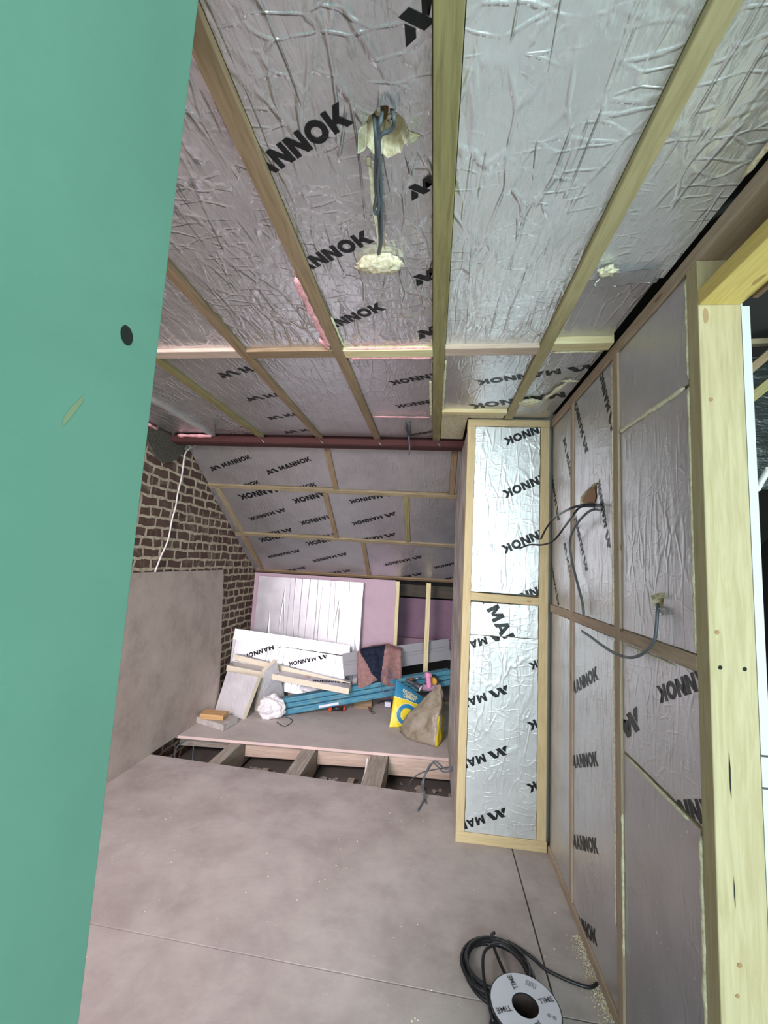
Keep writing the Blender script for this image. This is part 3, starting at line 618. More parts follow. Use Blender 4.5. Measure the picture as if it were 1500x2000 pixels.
for nm, q0, q1, lb, mm in (('plasterboard_sheet', (5.36, 1.06), (5.42, .58), 'purple plasterboard upright in the shaded eaves behind the studs', PURPLE), ('plasterboard_sheet', (5.40, .575), (5.02, .44), 'purple plasterboard lying sloped at the foot of the eaves', PINKPB)):
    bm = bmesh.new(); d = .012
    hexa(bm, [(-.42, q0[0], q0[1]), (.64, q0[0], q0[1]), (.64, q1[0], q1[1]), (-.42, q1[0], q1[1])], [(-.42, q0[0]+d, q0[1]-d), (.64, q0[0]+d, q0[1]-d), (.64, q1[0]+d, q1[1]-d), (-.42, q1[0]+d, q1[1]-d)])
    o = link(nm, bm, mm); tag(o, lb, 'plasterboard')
# ------------------------------------------------------------------ plywood leaning on brick
bm = bmesh.new(); y0, y1 = 1.55, 4.06
hexa(bm, [(0, 0, 0), (0, y1-y0+.09, 0), (-.040, y1-y0, 1.325), (-.040, 0, 1.325)], [(-.012, 0, 0), (-.012, y1-y0+.09, 0), (-.052, y1-y0, 1.325), (-.052, 0, 1.325)])
o = link('plywood_sheet', bm, PLY, None, Matrix.Translation((-2.003, y0, .001))); tag(o, 'large dusty plywood sheet leaning against the brick wall', 'plywood sheet')
cable('white_cable', 'thin white cable trailing down the brick wall behind the plywood', [ony(386, 868, 3.12), onx(372, 875, -2.04), onx(361, 888, -2.045), onx(355, 930, -2.045), onx(347, 965, -2.045), onx(343, 990, -2.045), onx(336, 1015, -2.045), onx(328, 1055, -2.045), onx(313, 1090, -2.045), onx(304, 1113, -2.045), onx(303, 1117, -2.045)], .006, CABLEW)

# ------------------------------------------------------------------ far deck, gap, joists
bm = bmesh.new(); slab(bm, [(-2.06, 3.47), (.76, 3.60), (.76, KY+.9), (-2.06, KY+.9)], -.022, -.001)
for f in bm.faces:
    if f.normal.y < -.7: f.material_index = 1
o = struct('floor_far', bm, [DECKM, DECKE])
FJ = 'floor joists bridging the open gap'
for k, (xa, xb, lb) in enumerate(((-1.565, -1.475, 'leftmost grey floor joist in the open gap'), (-.975, -.865, 'middle grey floor joist in the open gap'), (-.425, -.290, 'rightmost wide grey floor joist in the open gap'))):
    timber('floor_joist', ((xa+xb)/2, 2.5, -.119), ((xa+xb)/2, 4.9, -.119), xb-xa, .19, JOISTW, lb, 'joist', FJ)
for xa, xb, lb, h in ((-2.05, -1.567, 'dark trimmer at the far side of the leftmost gap opening', .10), (-1.473, -.977, 'pinkish trimmer between the left and middle floor joists', .13), (-.863, -.427, 'pinkish trimmer between the middle and right floor joists', .13), (-.288, .66, 'pinkish trimmer right of the last floor joist, with grey cables before it', .15)):
    timber('floor_trimmer', (xa, 3.60, -.024-h/2), (xb, 3.64, -.024-h/2), .04, h, HEADW if xa > -2 else JOISTW, lb, 'trimmer', 'trimmers under the far deck')
for i, (x0, x1, y, lb) in enumerate(((-1.2, -.98, 3.28, 'low dusty board lying between the left and middle joists'), (-.86, -.43, 3.22, 'reddish low board lying between the middle and right joists'))):
    bm = bmesh.new(); boxb(bm, (0, 0, 0), (x1-x0, .16, .07), 0, .003); o = link('low_board', bm, BROWN, None, Matrix.Translation((x0, y-.1, -.24))); tag(o, lb, 'board')
for x, y0, y1, lb in ((-1.25, 3.1, 3.5, 'narrow batten under the left part of the gap'), (-.56, 3.1, 3.5, 'narrow batten under the middle part of the gap'), (-.03, 3.05, 3.5, 'upright-looking narrow batten under the right part of the gap')):
    timber('under_batten', (x, y0, -.21), (x, y1, -.21), .05, .05, JOISTW, lb, 'batten', 'battens lying below the floor gap')
cable('white_offcut', 'short white plastic stick beside the right floor joist', [(-.445, 3.50, -.03), (-.445, 3.42, -.10), (-.448, 3.24, -.13)], .009, CABLEW, 'plastic offcut')
cable('grey_cable', 'pale cable looping down into the dark left gap opening', [(-1.93, 3.47, -.03), (-1.95, 3.38, -.05), (-1.88, 3.25, -.09), (-1.74, 3.14, -.12)], .006, CABLEG)
cable('grey_cable', 'second dark cable lying across the left gap opening', [(-1.85, 3.45, -.06), (-1.78, 3.35, -.16), (-1.62, 3.28, -.17), (-1.55, 3.18, -.18)], .005, CABLEG)
RUBBLE = foam('rubble', (.14, .12, .10), (.34, .30, .26))
def debris(name, label, n, box, z, sz, m, seed=1):
    rnd = random.Random(seed); bm = bmesh.new()
    for i in range(n):
        x = rnd.uniform(box[0], box[2]); y = rnd.uniform(box[1], box[3]); s = sz*rnd.uniform(.3, 1)
        r = bmesh.ops.create_icosphere(bm, subdivisions=1, radius=s)
        for v in r['verts']: v.co = V3((v.co.x*rnd.uniform(.6, 1.4), v.co.y*rnd.uniform(.6, 1.4), v.co.z*.5))+V3((x, y, z+s*.3))
    o = link(name, bm, m); return tag(o, label, 'debris', None, 'stuff')
debris('rubble', 'dark rubble and dust lying on the surface below the floor gap', 260, (-2.0, 3.0, .6, 3.6), -.24, .03, RUBBLE, 3)
debris('debris_crumbs', 'pale crumbs of foam and plaster scattered on the near floor', 150, (-1.9, .9, .6, 3.0), 0, .0035, FOAM, 5)
debris('deck_crumbs', 'pale crumbs scattered over the far deck', 60, (-1.9, 3.65, .1, 4.5), 0, .0045, FOAM, 6)
rnd = random.Random(11); bm = bmesh.new()
for i in range(1500):
    y = rnd.uniform(1.42, 2.05); x = .664-abs(rnd.gauss(0, .022+.012*noise.noise(V3((y*9, 0, 0))))); r_ = rnd.uniform(.0006, .0024)
    r = bmesh.ops.create_icosphere(bm, subdivisions=1, radius=r_)
    for v in r['verts']: v.co += V3((x, y, r_*.5))
tag(link('sawdust', bm, TORN), 'sawdust heaped along the foot of the right wall', 'sawdust', None, 'stuff')

# ------------------------------------------------------------------ end partition panel (faces the camera)
PF = 'frame timbers of the narrow end panel'
timber('panel_stud', (.203, YC+.045, .055), (.203, YC+.045, 2.335), .046, .09, PINE_C, 'left stud of the narrow end panel', 'stud', PF, side=(0, 1, 0))
timber('panel_stud', (.632, YC+.045, .055), (.632, YC+.045, 2.335), .050, .09, PINE_C, 'right stud of the narrow end panel beside the right wall', 'stud', PF, side=(0, 1, 0))
timber('panel_plate', (.180, YC+.045, 2.357), (.658, YC+.045, 2.357), .09, .043, PINE_C, 'top plate of the narrow end panel', 'plate', PF)
timber('panel_plate', (.180, YC+.045, .0275), (.662, YC+.045, .0275), .09, .055, PINE_C, 'bottom plate of the narrow end panel on the floor', 'plate', PF)
timber('panel_rail', (.226, YC+.045, 1.322), (.607, YC+.045, 1.312), .09, .045, PINE_C, 'middle rail of the narrow end panel', 'rail', PF)
def fpanel(xa, xb, za, zb, lb, logos, m=None, dy=.004):
    return panel('wall_insulation_board', lb, frame((xa, YC+dy, za), (1, 0, 0), (0, 0, 1)), xb-xa, zb-za, .06, logos, m or FOILP, 'foil boards of the end panel', jag=.0015)
FOILP = foil('foil_panel_bright', (.70, .72, .72), .38, .42, scale=1.0, metal=.55)
fpanel(.227, .603, 1.350, 2.332, 'bright upper foil board of the narrow end panel with cut-off words', [(9.5, (989, 862), 5.3, (1053, 838)), (9.5, (987, 965), 5.3, (1053, 937)), (9.5, (985, 1073), 5.3, (1053, 1044)), (9.5, (984, 1181), 5.3, (1053, 1153))])
fpanel(.229, .603, 1.108, 1.288, 'small foil offcut below the middle rail of the end panel, letters turned downwards', [(3.0, (961, 1185), 5.1, (987, 1234))])
fpanel(.229, .605, .057, 1.104, 'tall lower foil board of the end panel with four cut logos', [(0, (995, 1237), 5.1, (920, 1259)), (0, (994, 1345), 5.1, (918, 1371)), (0, (993, 1464), 5.1, (916, 1490)), (0, (990, 1585), 5.1, (915, 1609)), (9.5, (1038, 1301), 8.5, (1051, 1295)), (9.5, (1036, 1418), 8.5, (1051, 1411)), (9.5, (1035, 1539), 8.5, (1050, 1532)), (9.5, (1040, 1192), 8.5, (1053, 1186))])
# long side return
bm = bmesh.new(); q_ = [(-.02, .0), (-.02, 1.13), (1.99, 1.13), (2.325, .62), (2.325, .0)]
a_ = [bm.verts.new((a, b, 0)) for a, b in q_]; b_ = [bm.verts.new((a, b, .022)) for a, b in q_]
bm.faces.new(a_); bm.faces.new(b_[::-1]); [bm.faces.new((a_[k], a_[(k+1) % 5], b_[(k+1) % 5], b_[k])) for k in range(5)]; bmesh.ops.recalc_face_normals(bm, faces=bm.faces[:])
o = link('side_lining', bm, GREYW, None, frame((.203, YC+.094, .0), (0, 0, 1), (0, 1, 0))); tag(o, 'weathered grey boarding down the left side of the partition, paint-splashed', 'lining board')
# cables at its foot
fl = lambda x, y: onz(x, y, .006)
p_s = V3((.172, 2.9, .10))
cable('grey_cable', 'grey twin cable hanging from the partition side over the gap onto the near floor', [V3((.178, 3.0, .17)), V3((.12, 3.0, .155)), ony(845, 1490, 3.0), ony(832, 1510, 3.0), ony(826, 1535, 2.98), ony(830, 1550, 2.94), fl(824, 1570), fl(816, 1584)], .0055, CABLEG)
cable('grey_cable', 'grey cable with a bare copper end at the partition foot', [V3((.178, 3.02, .18)), V3((.13, 3.02, .165)), ony(850, 1487, 3.02), ony(836, 1503, 3.02), ony(824, 1530, 3.0), ony(826, 1545, 2.95), fl(830, 1562), fl(833, 1569)], .0055, CABLEG)
cable('grey_cable', 'thin grey cable arching from the partition side into the floor gap', [V3((.178, 3.05, .17)), V3((.10, 3.07, .14)), V3((-.02, 3.14, .07)), V3((-.10, 3.20, -.03)), V3((-.12, 3.22, -.16))], .004, CABLEG)

# ------------------------------------------------------------------ right wall
RG = 'framing of the right wall'
def vstud(ya, yb, z0, z1, m, lb, dp=.09, name='wall_stud'):
    return timber(name, (XR+dp/2, (ya+yb)/2, z0), (XR+dp/2, (ya+yb)/2, z1), dp, yb-ya, m, lb, 'stud', RG, side=(0, 1, 0))
timber('door_jamb_stud', (XR+.0515, 1.165, 0), (XR+.0515, 1.165, 2.335), .103, .05, JAMBW, 'big pale doorway stud with two screw holes, nearest on the right', 'stud', RG, side=(0, 1, 0))
vstud(1.640, 1.686, .04, 2.335, RAILW, 'second stud of the right wall, in the middle of the foil boards')
vstud(2.165, 2.200, .04, 2.335, RAILW, 'thin third stud of the right wall, nearer the end panel')
timber('top_plate', (XR+.0515, -1.6, 2.357), (XR+.0515, YC-.002, 2.357), .103, .044, RAILW, 'long brown top plate along the right wall under the ceiling', 'plate', RG)
timber('sole_plate', (XR+.0435, 1.19, .02), (XR+.0435, YC-.002, .02), .087, .04, RAILW, 'brown sole plate on the floor along the right wall', 'plate', RG)
for ya, yb, lb in ((1.19, 1.640, 'nearest middle rail of the right wall, by the doorway stud'), (1.686, 2.165, 'middle rail of the right wall below the twin black cables'), (2.200, 2.55, 'farthest middle rail of the right wall, by the end panel')):
    timber('wall_rail', (XR+.0435, ya, 1.284), (XR+.0435, yb, 1.284), .087, .040, RAILW, lb, 'rail', RG)
hd = timber('door_header', (XR+.0515, -1.6, 2.229), (XR+.0515, 1.14, 2.229), .103, .043, PINE_Y, 'yellow doorway header timber above the opening on the right', 'header', RG)
bm = bmesh.new(); boxb(bm, (0, 0, 0), (.012, 2.7, .30)); o = link('board_strip', bm, mat('brown_board', (.16, .10, .06), .8)[0], None, Matrix.Translation((.769, -1.6, 2.20))); tag(o, 'dark brown board strip closing the slot above the doorway header', 'board')
# screw holes and cracks in the jamb face
jy = 1.139
ji = bpy.data.objects['door_jamb_stud']; jinv = FR[ji.name].inverted()
def jpoly(name, pts, m, lb=None):
    bm = bmesh.new(); f = bm.faces.new([bm.verts.new(jinv@ony(x, y, jy)) for x, y in pts]); o = link(name, bm, m, ji)
def jdisc(name, x, y, r, m): jpoly(name, [(x+r*math.cos(k*math.pi/6), y+r*math.sin(k*math.pi/6)) for k in range(12)], m)
DKNOT = mat('knot_brown', (.28, .17, .07), .8)[0]
jdisc('screw_hole', 1407, 1304, 4.2, BLACKHOLE); jdisc('screw_hole', 1455, 1307, 4.2, BLACKHOLE)
for x, y, r in ((1401, 1235, 4.5), (1389, 780, 4), (1445, 1886, 5), (1441, 1946, 4)): jdisc('knot', x, y, r, DKNOT)
jpoly('crack', [(1424, 1466), (1427, 1500), (1429, 1562), (1426, 1540), (1424, 1500)], BLACKHOLE)
jpoly('crack', [(1433, 1710), (1436, 1740), (1437, 1776), (1434, 1750)], BLACKHOLE)
def rpanel(ya, yb, za, zb, lb, logos=(), m=None, holes_px=(), beads=(), tri=None, dx=.008):
    M = frame((XR+dx, yb, za), (0, -1, 0), (0, 0, 1)); inv = M.inverted(); hs = []
    for px, dep in holes_px: hs.append(([(lambda q: (q.x, q.y))(inv@onx(x, y, XR+dx)) for x, y in px], dep))
    o = panel('wall_insulation_board', lb, M, yb-ya, zb-za, .055, logos, m or FOIL_W, 'foil boards of the right wall', hs, jag=.0012)
    for p0, p1, r, mm in beads: wbead(o, p0, p1, r, mm, seed=random.random()*50)
    return o
X_ = XR+.004
rpanel(1.205, 1.636, 2.022, 2.330, 'short top foil board beside the doorway stud on the right wall', beads=[((X_, 1.197, 2.03), (X_, 1.197, 2.32), .006, FOAM)])
rpanel(1.205, 1.634, 1.306, 2.012, 'large dark foil board with a small torn cable hole, beside the doorway stud',
       holes_px=(([(1277, 1163), (1288, 1160), (1297, 1170), (1295, 1185), (1284, 1190), (1275, 1180)], .03),),
       beads=[((X_, 1.197, 1.31), (X_, 1.197, 2.01), .007, FOAM), ((X_+.002, 1.22, 2.016), (X_+.002, 1.64, 2.020), .007, FOAM)])
hole2 = [(1133, 972), (1141, 962), (1150, 953), (1160, 944), (1167, 942), (1166, 958), (1165, 975), (1160, 984), (1145, 984), (1133, 984)]
rpanel(1.700, 2.160, 1.306, 2.325, 'foil board with slanting printed words and the brown cable hole', [(9.5, (1122, 780), 0, (1147, 886)), (9.5, (1171, 717), 3, (1189, 801)), (9.5, (1124, 1012), 0, (1147, 1118)), (9.5, (1169, 941), .5, (1189, 1066))],
       holes_px=((hole2, .03),), beads=[((X_, 1.693, 1.31), (X_, 1.693, 2.05), .009, FOAM), ((X_, 1.693, 2.05), (X_, 1.693, 2.31), .006, TORN)])
rpanel(2.204, 2.550, 1.306, 2.325, 'farthest upper foil board of the right wall, touching the end panel', [(9.5, (1076, 918), 1, (1090, 1008)), (9.5, (1077, 1100), 1.5, (1089, 1170)), (0, (1101, 854), 5, (1112, 908)), (0, (1102, 1058), 5, (1112, 1110))])
rpanel(1.200, 1.636, .900, 1.262, 'foil board below the near rail with upside-down letters, right wall', [(9.5, (1289, 1356), 5.2, (1362, 1330)), (2.5, (1214, 1426), 0, (1250, 1400)), (7.3, (1330, 1585), 5.2, (1373, 1585))],
       beads=[((X_, 1.30, 1.255), (X_, 1.62, 1.255), .003, FOAM)])
rpanel(1.210, 1.636, .042, .888, 'tall lower foil board beside the foot of the doorway stud', m=foil('fw2', (.56, .545, .57), .42, .35, specks=True),
       beads=[((X_, 1.199, .05), (X_, 1.199, .88), .009, FOAM), ((X_, 1.25, .888), (X_, 1.60, .892), .005, FOAM), ((X_, 1.643, .25), (X_, 1.645, .70), .007, FOAM)])
rpanel(1.692, 2.160, .042, 1.260, 'lower middle foil board of the right wall with four words one above another', [(3.2, (1118, 1345), 9.5, (1165, 1315)), (3.2, (1118, 1488), 9.5, (1165, 1482)), (3.2, (1119, 1643), 9.5, (1165, 1652)), (3.6, (1120, 1795), 9.5, (1163, 1830))], m=foil('fw3', (.70, .69, .72), .36, .45),
       beads=[((X_, 1.700, .3), (X_, 1.697, 1.25), .006, FOAM)])
rpanel(2.204, 2.550, .042, 1.260, 'lower far foil board of the right wall, next to the end panel', m=foil('fw4', (.70, .69, .72), .36, .45))
# brown brick showing in the hole, cables
bm = bmesh.new(); co_ = V3((XR, 1.85, 1.8)); q_ = [(1136, 978), (1146, 962), (1160, 950), (1164, 968), (1161, 982)]
a_ = [bm.verts.new(onx(x, y, XR+.004)-co_) for x, y in q_]; b_ = [bm.verts.new(onx(x, y, XR+.010)-co_) for x, y in q_]
bm.faces.new(a_); bm.faces.new(b_[::-1]); [bm.faces.new((a_[k], a_[(k+1) % 5], b_[(k+1) % 5], b_[k])) for k in range(5)]
o = link('timber_offcut', bm, mat('terracotta', (.36, .20, .12), .85)[0], None, Matrix.Translation((XR, 1.85, 1.8))); tag(o, 'reddish brown patch showing inside the cable hole of the right wall', 'timber')
hp = onx(1162, 985, XR+.01)
def arc(p0, p1, bow, n=5):
    p0 = V3(p0); p1 = V3(p1); return [p0.lerp(p1, k/n)+V3(bow)*math.sin(math.pi*k/n) for k in range(n+1)]
cable('black_cable', 'black cable curving from the right wall hole, upper of the twin pair', [hp, on(1140, 986, (.60, 0, 0), (1, 0, 0)), on(1110, 995, (.56, 0, 0), (1, 0, 0)), ony(1085, 1010, 2.20), ony(1068, 1030, 2.28), ony(1056, 1053, 2.34)], .0048, CABLEB)
cable('black_cable', 'black cable sweeping left over the end panel, lower of the twin pair', [hp-V3((0, 0, .01)), on(1135, 990, (.62, 0, 0), (1, 0, 0)), on(1120, 1005, (.58, 0, 0), (1, 0, 0)), ony(1102, 1030, 2.2), ony(1082, 1055, 2.28), ony(1060, 1064, 2.36), ony(1035, 1064, 2.42), ony(1015, 1071, 2.47)], .0048, CABLEB)
cable('grey_cable', 'grey cable hanging from the right wall hole down to the rail', [hp-V3((0, 0, .02)), on(1145, 1003, (.63, 0, 0), (1, 0, 0)), on(1122, 1030, (.63, 0, 0), (1, 0, 0)), onx(1113, 1060, .64), onx(1118, 1100, .645), onx(1128, 1140, .645), onx(1137, 1175, .65), onx(1140, 1200, .655)], .0055, CABLEG)
h3 = onx(1285, 1180, XR+.01)
cable('grey_cable', 'grey cable looping from the small torn hole across the near rail', [h3, onx(1284, 1195, .655), onx(1282, 1225, .65), onx(1278, 1250, .645), onx(1262, 1272, .64), onx(1235, 1284, .635), onx(1205, 1278, .63), onx(1175, 1260, .63), onx(1155, 1245, .63), onx(1137, 1233, .63)], .0048, CABLEG)
patch('torn_flap', 'cream torn flap around the small hole of the right wall', [onx(1274, 1164, XR-.004), onx(1296, 1158, XR-.004), onx(1297, 1170, XR-.002), onx(1278, 1172, XR-.002)], FOAM, 8, .008, 'foam flap', .003)
patch('foil_flap', 'shiny foil scrap under the small hole of the right wall', [onx(1278, 1190, XR-.002), onx(1296, 1188, XR-.004), onx(1298, 1202, XR-.004), onx(1282, 1204, XR)], foil('scrap', (.9, .9, .9), .2, .3), 6, .006)

# ------------------------------------------------------------------ side room seen through the doorway
tl = 'roof timbers in the dark side room'
bm = bmesh.new(); boxb(bm, (0, 0, 0), (1.7, .01, .60)); mf, ntf, bf = mat('black_felt', (.03, .035, .033), .32); bump(ntf, bf, noise_t(ntf, coords(ntf, (1, 1, 3)), 7, 4, .6, .5), .9, .02)
o = link('roofing_felt', bm, mf, None, Matrix.Translation((1.05, 2.0, 1.89))); tag(o, 'black roofing membrane in the dark side room beyond the doorway', 'membrane')
def tim2(a, b, y, w1, h1, m, lb):
    A = ony(*a, y); B = ony(*b, y); d = (B-A).normalized(); timber('roof_timber', A-d*.25, B+d*.5, w1, h1, m, lb, 'timber', tl)
tim2((1462, 670), (1500, 668), 1.78, .03, .022, SLOPEW, 'level pale timber seen high through the doorway')
tim2((1462, 724), (1500, 692), 1.72, .03, .030, BROWN, 'upper slanting timber seen through the doorway')
tim2((1462, 780), (1500, 750), 1.68, .03, .034, TREAT, 'lower slanting timber seen through the doorway')
cable('white_offcut', 'short white plastic strip slanting in the dark beyond the doorway', [onx(1478, 957, 1.0), onx(1488, 938, 1.0), onx(1502, 915, 1.0)], .009, CABLEW, 'plastic strip')

# ------------------------------------------------------------------ heap on the far deck
def quadboard(name, label, TL, TR, BR, BL, t, m=None, logos=(), edge=None, group='foil insulation offcuts in the far heap'):
    """slab whose front face has these corners; thickness t behind it"""
    TL, TR, BR, BL = map(V3, (TL, TR, BR, BL)); M = frame(BL, BR-BL, TL-BL); inv = M.inverted()
    q = [inv@p for p in (BL, BR, TR, TL)]; bm = bmesh.new()
    a = [bm.verts.new((p.x, p.y, 0)) for p in q]; b = [bm.verts.new((p.x, p.y, -t)) for p in q]
    bm.faces.new(a).material_index = 0; bm.faces.new(b[::-1]).material_index = 0
    for k in range(4): bm.faces.new((b[k], b[(k+1) % 4], a[(k+1) % 4], a[k])).material_index = 1
    Nn = M.to_3x3()@V3((0, 0, 1)); w_ = (BR-BL).length; h_ = (TL-BL).length
    for u1, p1, u2, p2 in logos:
        A = inv@on(*p1, BL, Nn); B = inv@on(*p2, BL, Nn); add_logo(bm, (A.x, A.y), u1, (B.x, B.y), u2, w_, h_, .0008, 2)
    o = link(name, bm, [m or FOIL_S, edge or PIR2, INKM], None, M); return tag(o, label, 'insulation board', group)
FOIL_T = foil('foil_tile_light', (.86, .85, .87), .45, .5, metal=.35)
INKM = mat('matt_print', (.02, .02, .025), .9, 0, .05)[0]
PIR2 = foam('insulation_core_pale', (.70, .62, .46), (.80, .73, .58))
sb = V3((-1.965, 4.70, .002)); sv = V3((0, .075, 1.25)); quadboard('foil_sheet', 'large square foil sheet leaning against the pink far wall', sb+sv, sb+sv+V3((1.21, 0, -.01)), sb+V3((1.21, 0, 0)), sb, .045, group=None)
TL = ony(455, 1248, 4.44); TR = ony(674, 1283, 4.52); dn_ = V3((.03, -.10, -.40)); quadboard('foil_plank', 'foil plank with upside-down printed words, below the bright strip in the heap', TL, TR, TR+dn_*1.05, TL+dn_, .035, logos=[(9.5, (565, 1297), 0, (641, 1281)), (9.2, (480, 1282), 2.4, (540, 1262))])
TL = ony(455, 1227, 4.47); TR = ony(683, 1261, 4.62); BR = ony(683, 1281, 4.59); BL = ony(453, 1248, 4.44); quadboard('foil_plank', 'very bright narrow foil strip at the top of the heap', TL, TR, BR, BL, .03, foil('bright_strip', (.95, .95, .96), .34, .10, metal=.85))
def lyboard(lb, FL, FR, depth, t, m=None, logos=()):
    FL = V3(FL); FR = V3(FR); d = V3(depth); return quadboard('foil_plank', lb, FL+d, FR+d, FR, FL, t, m or FOIL_F, logos)
lyboard('long plank with cream edge lying across the heap, second from bottom', ony(458, 1278, 4.34), ony(684, 1333, 4.30), (0, .075, -.005), .052, logos=())
lyboard('lowest long plank with thick cream edge and a pink spot', ony(443, 1299, 4.20), ony(682, 1345, 4.16), (.0, .12, .012), .055, logos=[(9.5, (612, 1329), 4, (655, 1332))])
o = blob('pink_spot', ony(602, 1323, 4.26)+V3((0, 0, .006)), (.022, .018, .005), PINKFOAM); tag(o, 'pink foam blob on the lowest long plank of the heap', 'foam lump')
quadboard('foil_tile', 'square foil tile with cream edge leaning at the left front of the heap', ony(444, 1311, 4.15), ony(514, 1323, 4.06), onz(473, 1405, .002), onz(408, 1387, .002)+V3((.058, 0, 0)), .045, FOIL_T)
quadboard('foil_tile', 'second foil tile standing behind the white bag', ony(516, 1312, 4.10), ony(557, 1302, 4.09), onz(558, 1371, .03), onz(500, 1390, .002), .045, FOIL_T)
o = blob('white_bag', onz(524, 1404, 0)+V3((0, .05, .085)), (.125, .10, .105), WHITEBAG, amp=.30, fr=1.7, seed=3, sub=5); tag(o, 'crumpled white plastic bag in front of the foil tiles', 'bag')
for v in o.data.vertices:
    if v.co.z < -.083: v.co.z = -.083
cable('bag_string', 'thin dark string loop on the deck by the white bag', [onz(540, 1410, .004), onz(553, 1418, .004), onz(563, 1416, .004), onz(571, 1408, .004), onz(566, 1403, .004), onz(556, 1400, .004)], .003, BLACKP, 'string')
# wood blocks
def block(lb, A, B, Cc, h, m):
    A, B, Cc = map(V3, (A, B, Cc)); D = A+(Cc-B); up = V3((0, 0, h)); bm = bmesh.new(); c = A
    hexa(bm, [p+up-c for p in (A, B, Cc, D)], [p-c for p in (A, B, Cc, D)]); bmesh.ops.bevel(bm, geom=bm.edges[:], offset=.002, segments=1, affect='EDGES')
    return tag(link('wood_block', bm, m, None, Matrix.Translation(c)), lb, 'wood block', 'wood offcuts at the left of the far deck')
block('larger lower wood offcut on the deck edge beside the plywood sheet', onz(383, 1412, .001), onz(436, 1428, .001), onz(464, 1412, .001), .050, GREYW)
block('small orange-fronted wood offcut lying on the larger one', onz(389, 1404, .053), onz(435, 1408, .053), onz(446, 1398, .053), .042, wood('orange_block', (.52, .30, .12), (.66, .42, .20)))
o = blob('paper_packet', ony(607, 1345, 4.42), (.12, .05, .045), WHITEBAG, amp=.3, seed=6); tag(o, 'white packet squeezed between the lowest plank and the blue beam', 'packet')
for v in o.data.vertices: v.co.x *= 1.0
block('dusty block behind the second foil tile', ony(562, 1362, 4.45), ony(585, 1360, 4.45), ony(588, 1350, 4.6), .09, JOISTW)['group'] = 'blocks under the heap'
# blue grooved beam
P0 = V3((-1.335, 4.10, .002)); P1 = ony(884, 1338, 4.62); M = frame(P0, P1-P0, (0, 1, 0)); L = (P1-P0).length
bb = empty('blue_beam', M); tag(bb, 'long blue painted grooved beam lying slanted across the heap', 'beam')
def prof(y0, y1, z0, z1, nm, lbl=None):
    bm = bmesh.new(); boxb(bm, (0, y0, z0), (L, y1, z1), 0, .006); o = link(nm, bm, BLUE, bb)
prof(0, .11, 0, .052, 'lower_rail'); prof(.012, .11, .058, .100, 'middle_rail'); prof(.004, .11, .106, .150, 'upper_rail')
bm = bmesh.new(); boxb(bm, (.01, .022, .002), (L-.01, .10, .148)); link('core', bm, BLUED, bb)
bm = bmesh.new(); boxb(bm, (.33, -.0015, .012), (.52, 0, .034)); link('label_strip', bm, LABELW, bb)
# grey plastic plank
G0 = ony(672, 1321, 4.46); G0t = ony(676, 1276, 4.50); G1 = V3((.25, 5.04, .44))
M = frame(G0, G1-G0, G0t-G0); gp = empty('plastic_plank', M); tag(gp, 'grey grooved plastic plank running from the heap behind the pale stud', 'plastic plank'); L = (G1-G0).length
hh = (G0t-G0).length
for k, (a, b2, dz) in enumerate(((0, hh*.46, 0), (hh*.49, hh*.60, -.006), (hh*.62, hh, .0))):
    bm = bmesh.new(); boxb(bm, (0, a, -.02+dz), (L, b2, dz), 0, .003); link('plank_rib', bm, GREYPVC, gp)
bm = bmesh.new(); boxb(bm, (.002, .002, -.016), (L-.002, hh-.002, -.010)); link('plank_back', bm, GREYPVC, gp)
bm = bmesh.new(); boxb(bm, (0, 0, 0), (.18, .12, .16)); o = link('cardboard_box', bm, BROWN, None, Matrix.Translation((-.74, 4.50, 0))); tag(o, 'brown box under the salmon jacket in the heap', 'box')
# jacket draped over the plank
bm = bmesh.new(); n1, n2 = 60, 44; gq = []
TLj, TRj, BRj, BLj = ony(698, 1268, 4.50), ony(784, 1264, 4.62), ony(785, 1330, 4.50), ony(700, 1338, 4.32)
for i in range(n1+1):
    s = i/n1; row = []
    for j in range(n2+1):
        t = j/n2
        p = (TLj*(1-s)+TRj*s)*(1-t)+(BLj*(1-s)+BRj*s)*t
        arch = math.sin(math.pi*min(1, t*1.1)*.5)
        p = p+V3((0, -.05*arch*math.sin(math.pi*s)**.5-.016*math.sin(s*19+t*2.2)*min(1, t*3)+.01*noise.noise(p*20), .055*math.sin(math.pi*s)**.6*(1-t)-.02*noise.noise(V3((s*4, t*3, 2)))-(.03*math.sin(s*9+1)*t)))
        if t < .12: p.y += (.12-t)*1.3; p.z -= (.12-t)**2*3
        row.append(p)
    gq.append(row)
oj = V3((-.5, 4.45, .2)); vg = [[bm.verts.new(p-oj) for p in r] for r in gq]
for i in range(n1):
    for j in range(n2):
        f = bm.faces.new((vg[i][j], vg[i][j+1], vg[i+1][j+1], vg[i+1][j])); s = i/n1; t = j/n2; f.smooth = True
        f.material_index = 1 if (.02+.42*t**1.2 < s < .62-.12*t and t > .05) else 0
bmesh.ops.solidify(bm, geom=bm.faces[:], thickness=.01)
o = link('jacket', bm, [SALMON, NAVY], None, Matrix.Translation(oj)); tag(o, 'salmon and navy jacket draped over the grey plank', 'jacket')
cable('grey_cable', 'thin violet-grey cable loop hanging at the jacket by the yellow sack', [ony(745, 1340, 4.34), ony(746, 1318, 4.34), ony(755, 1306, 4.34), ony(765, 1310, 4.34), ony(768, 1325, 4.33), ony(758, 1316, 4.33), ony(756, 1325, 4.32), ony(772, 1328, 4.30)], .0045, mat('violet_cable', (.15, .13, .19), .5)[0])
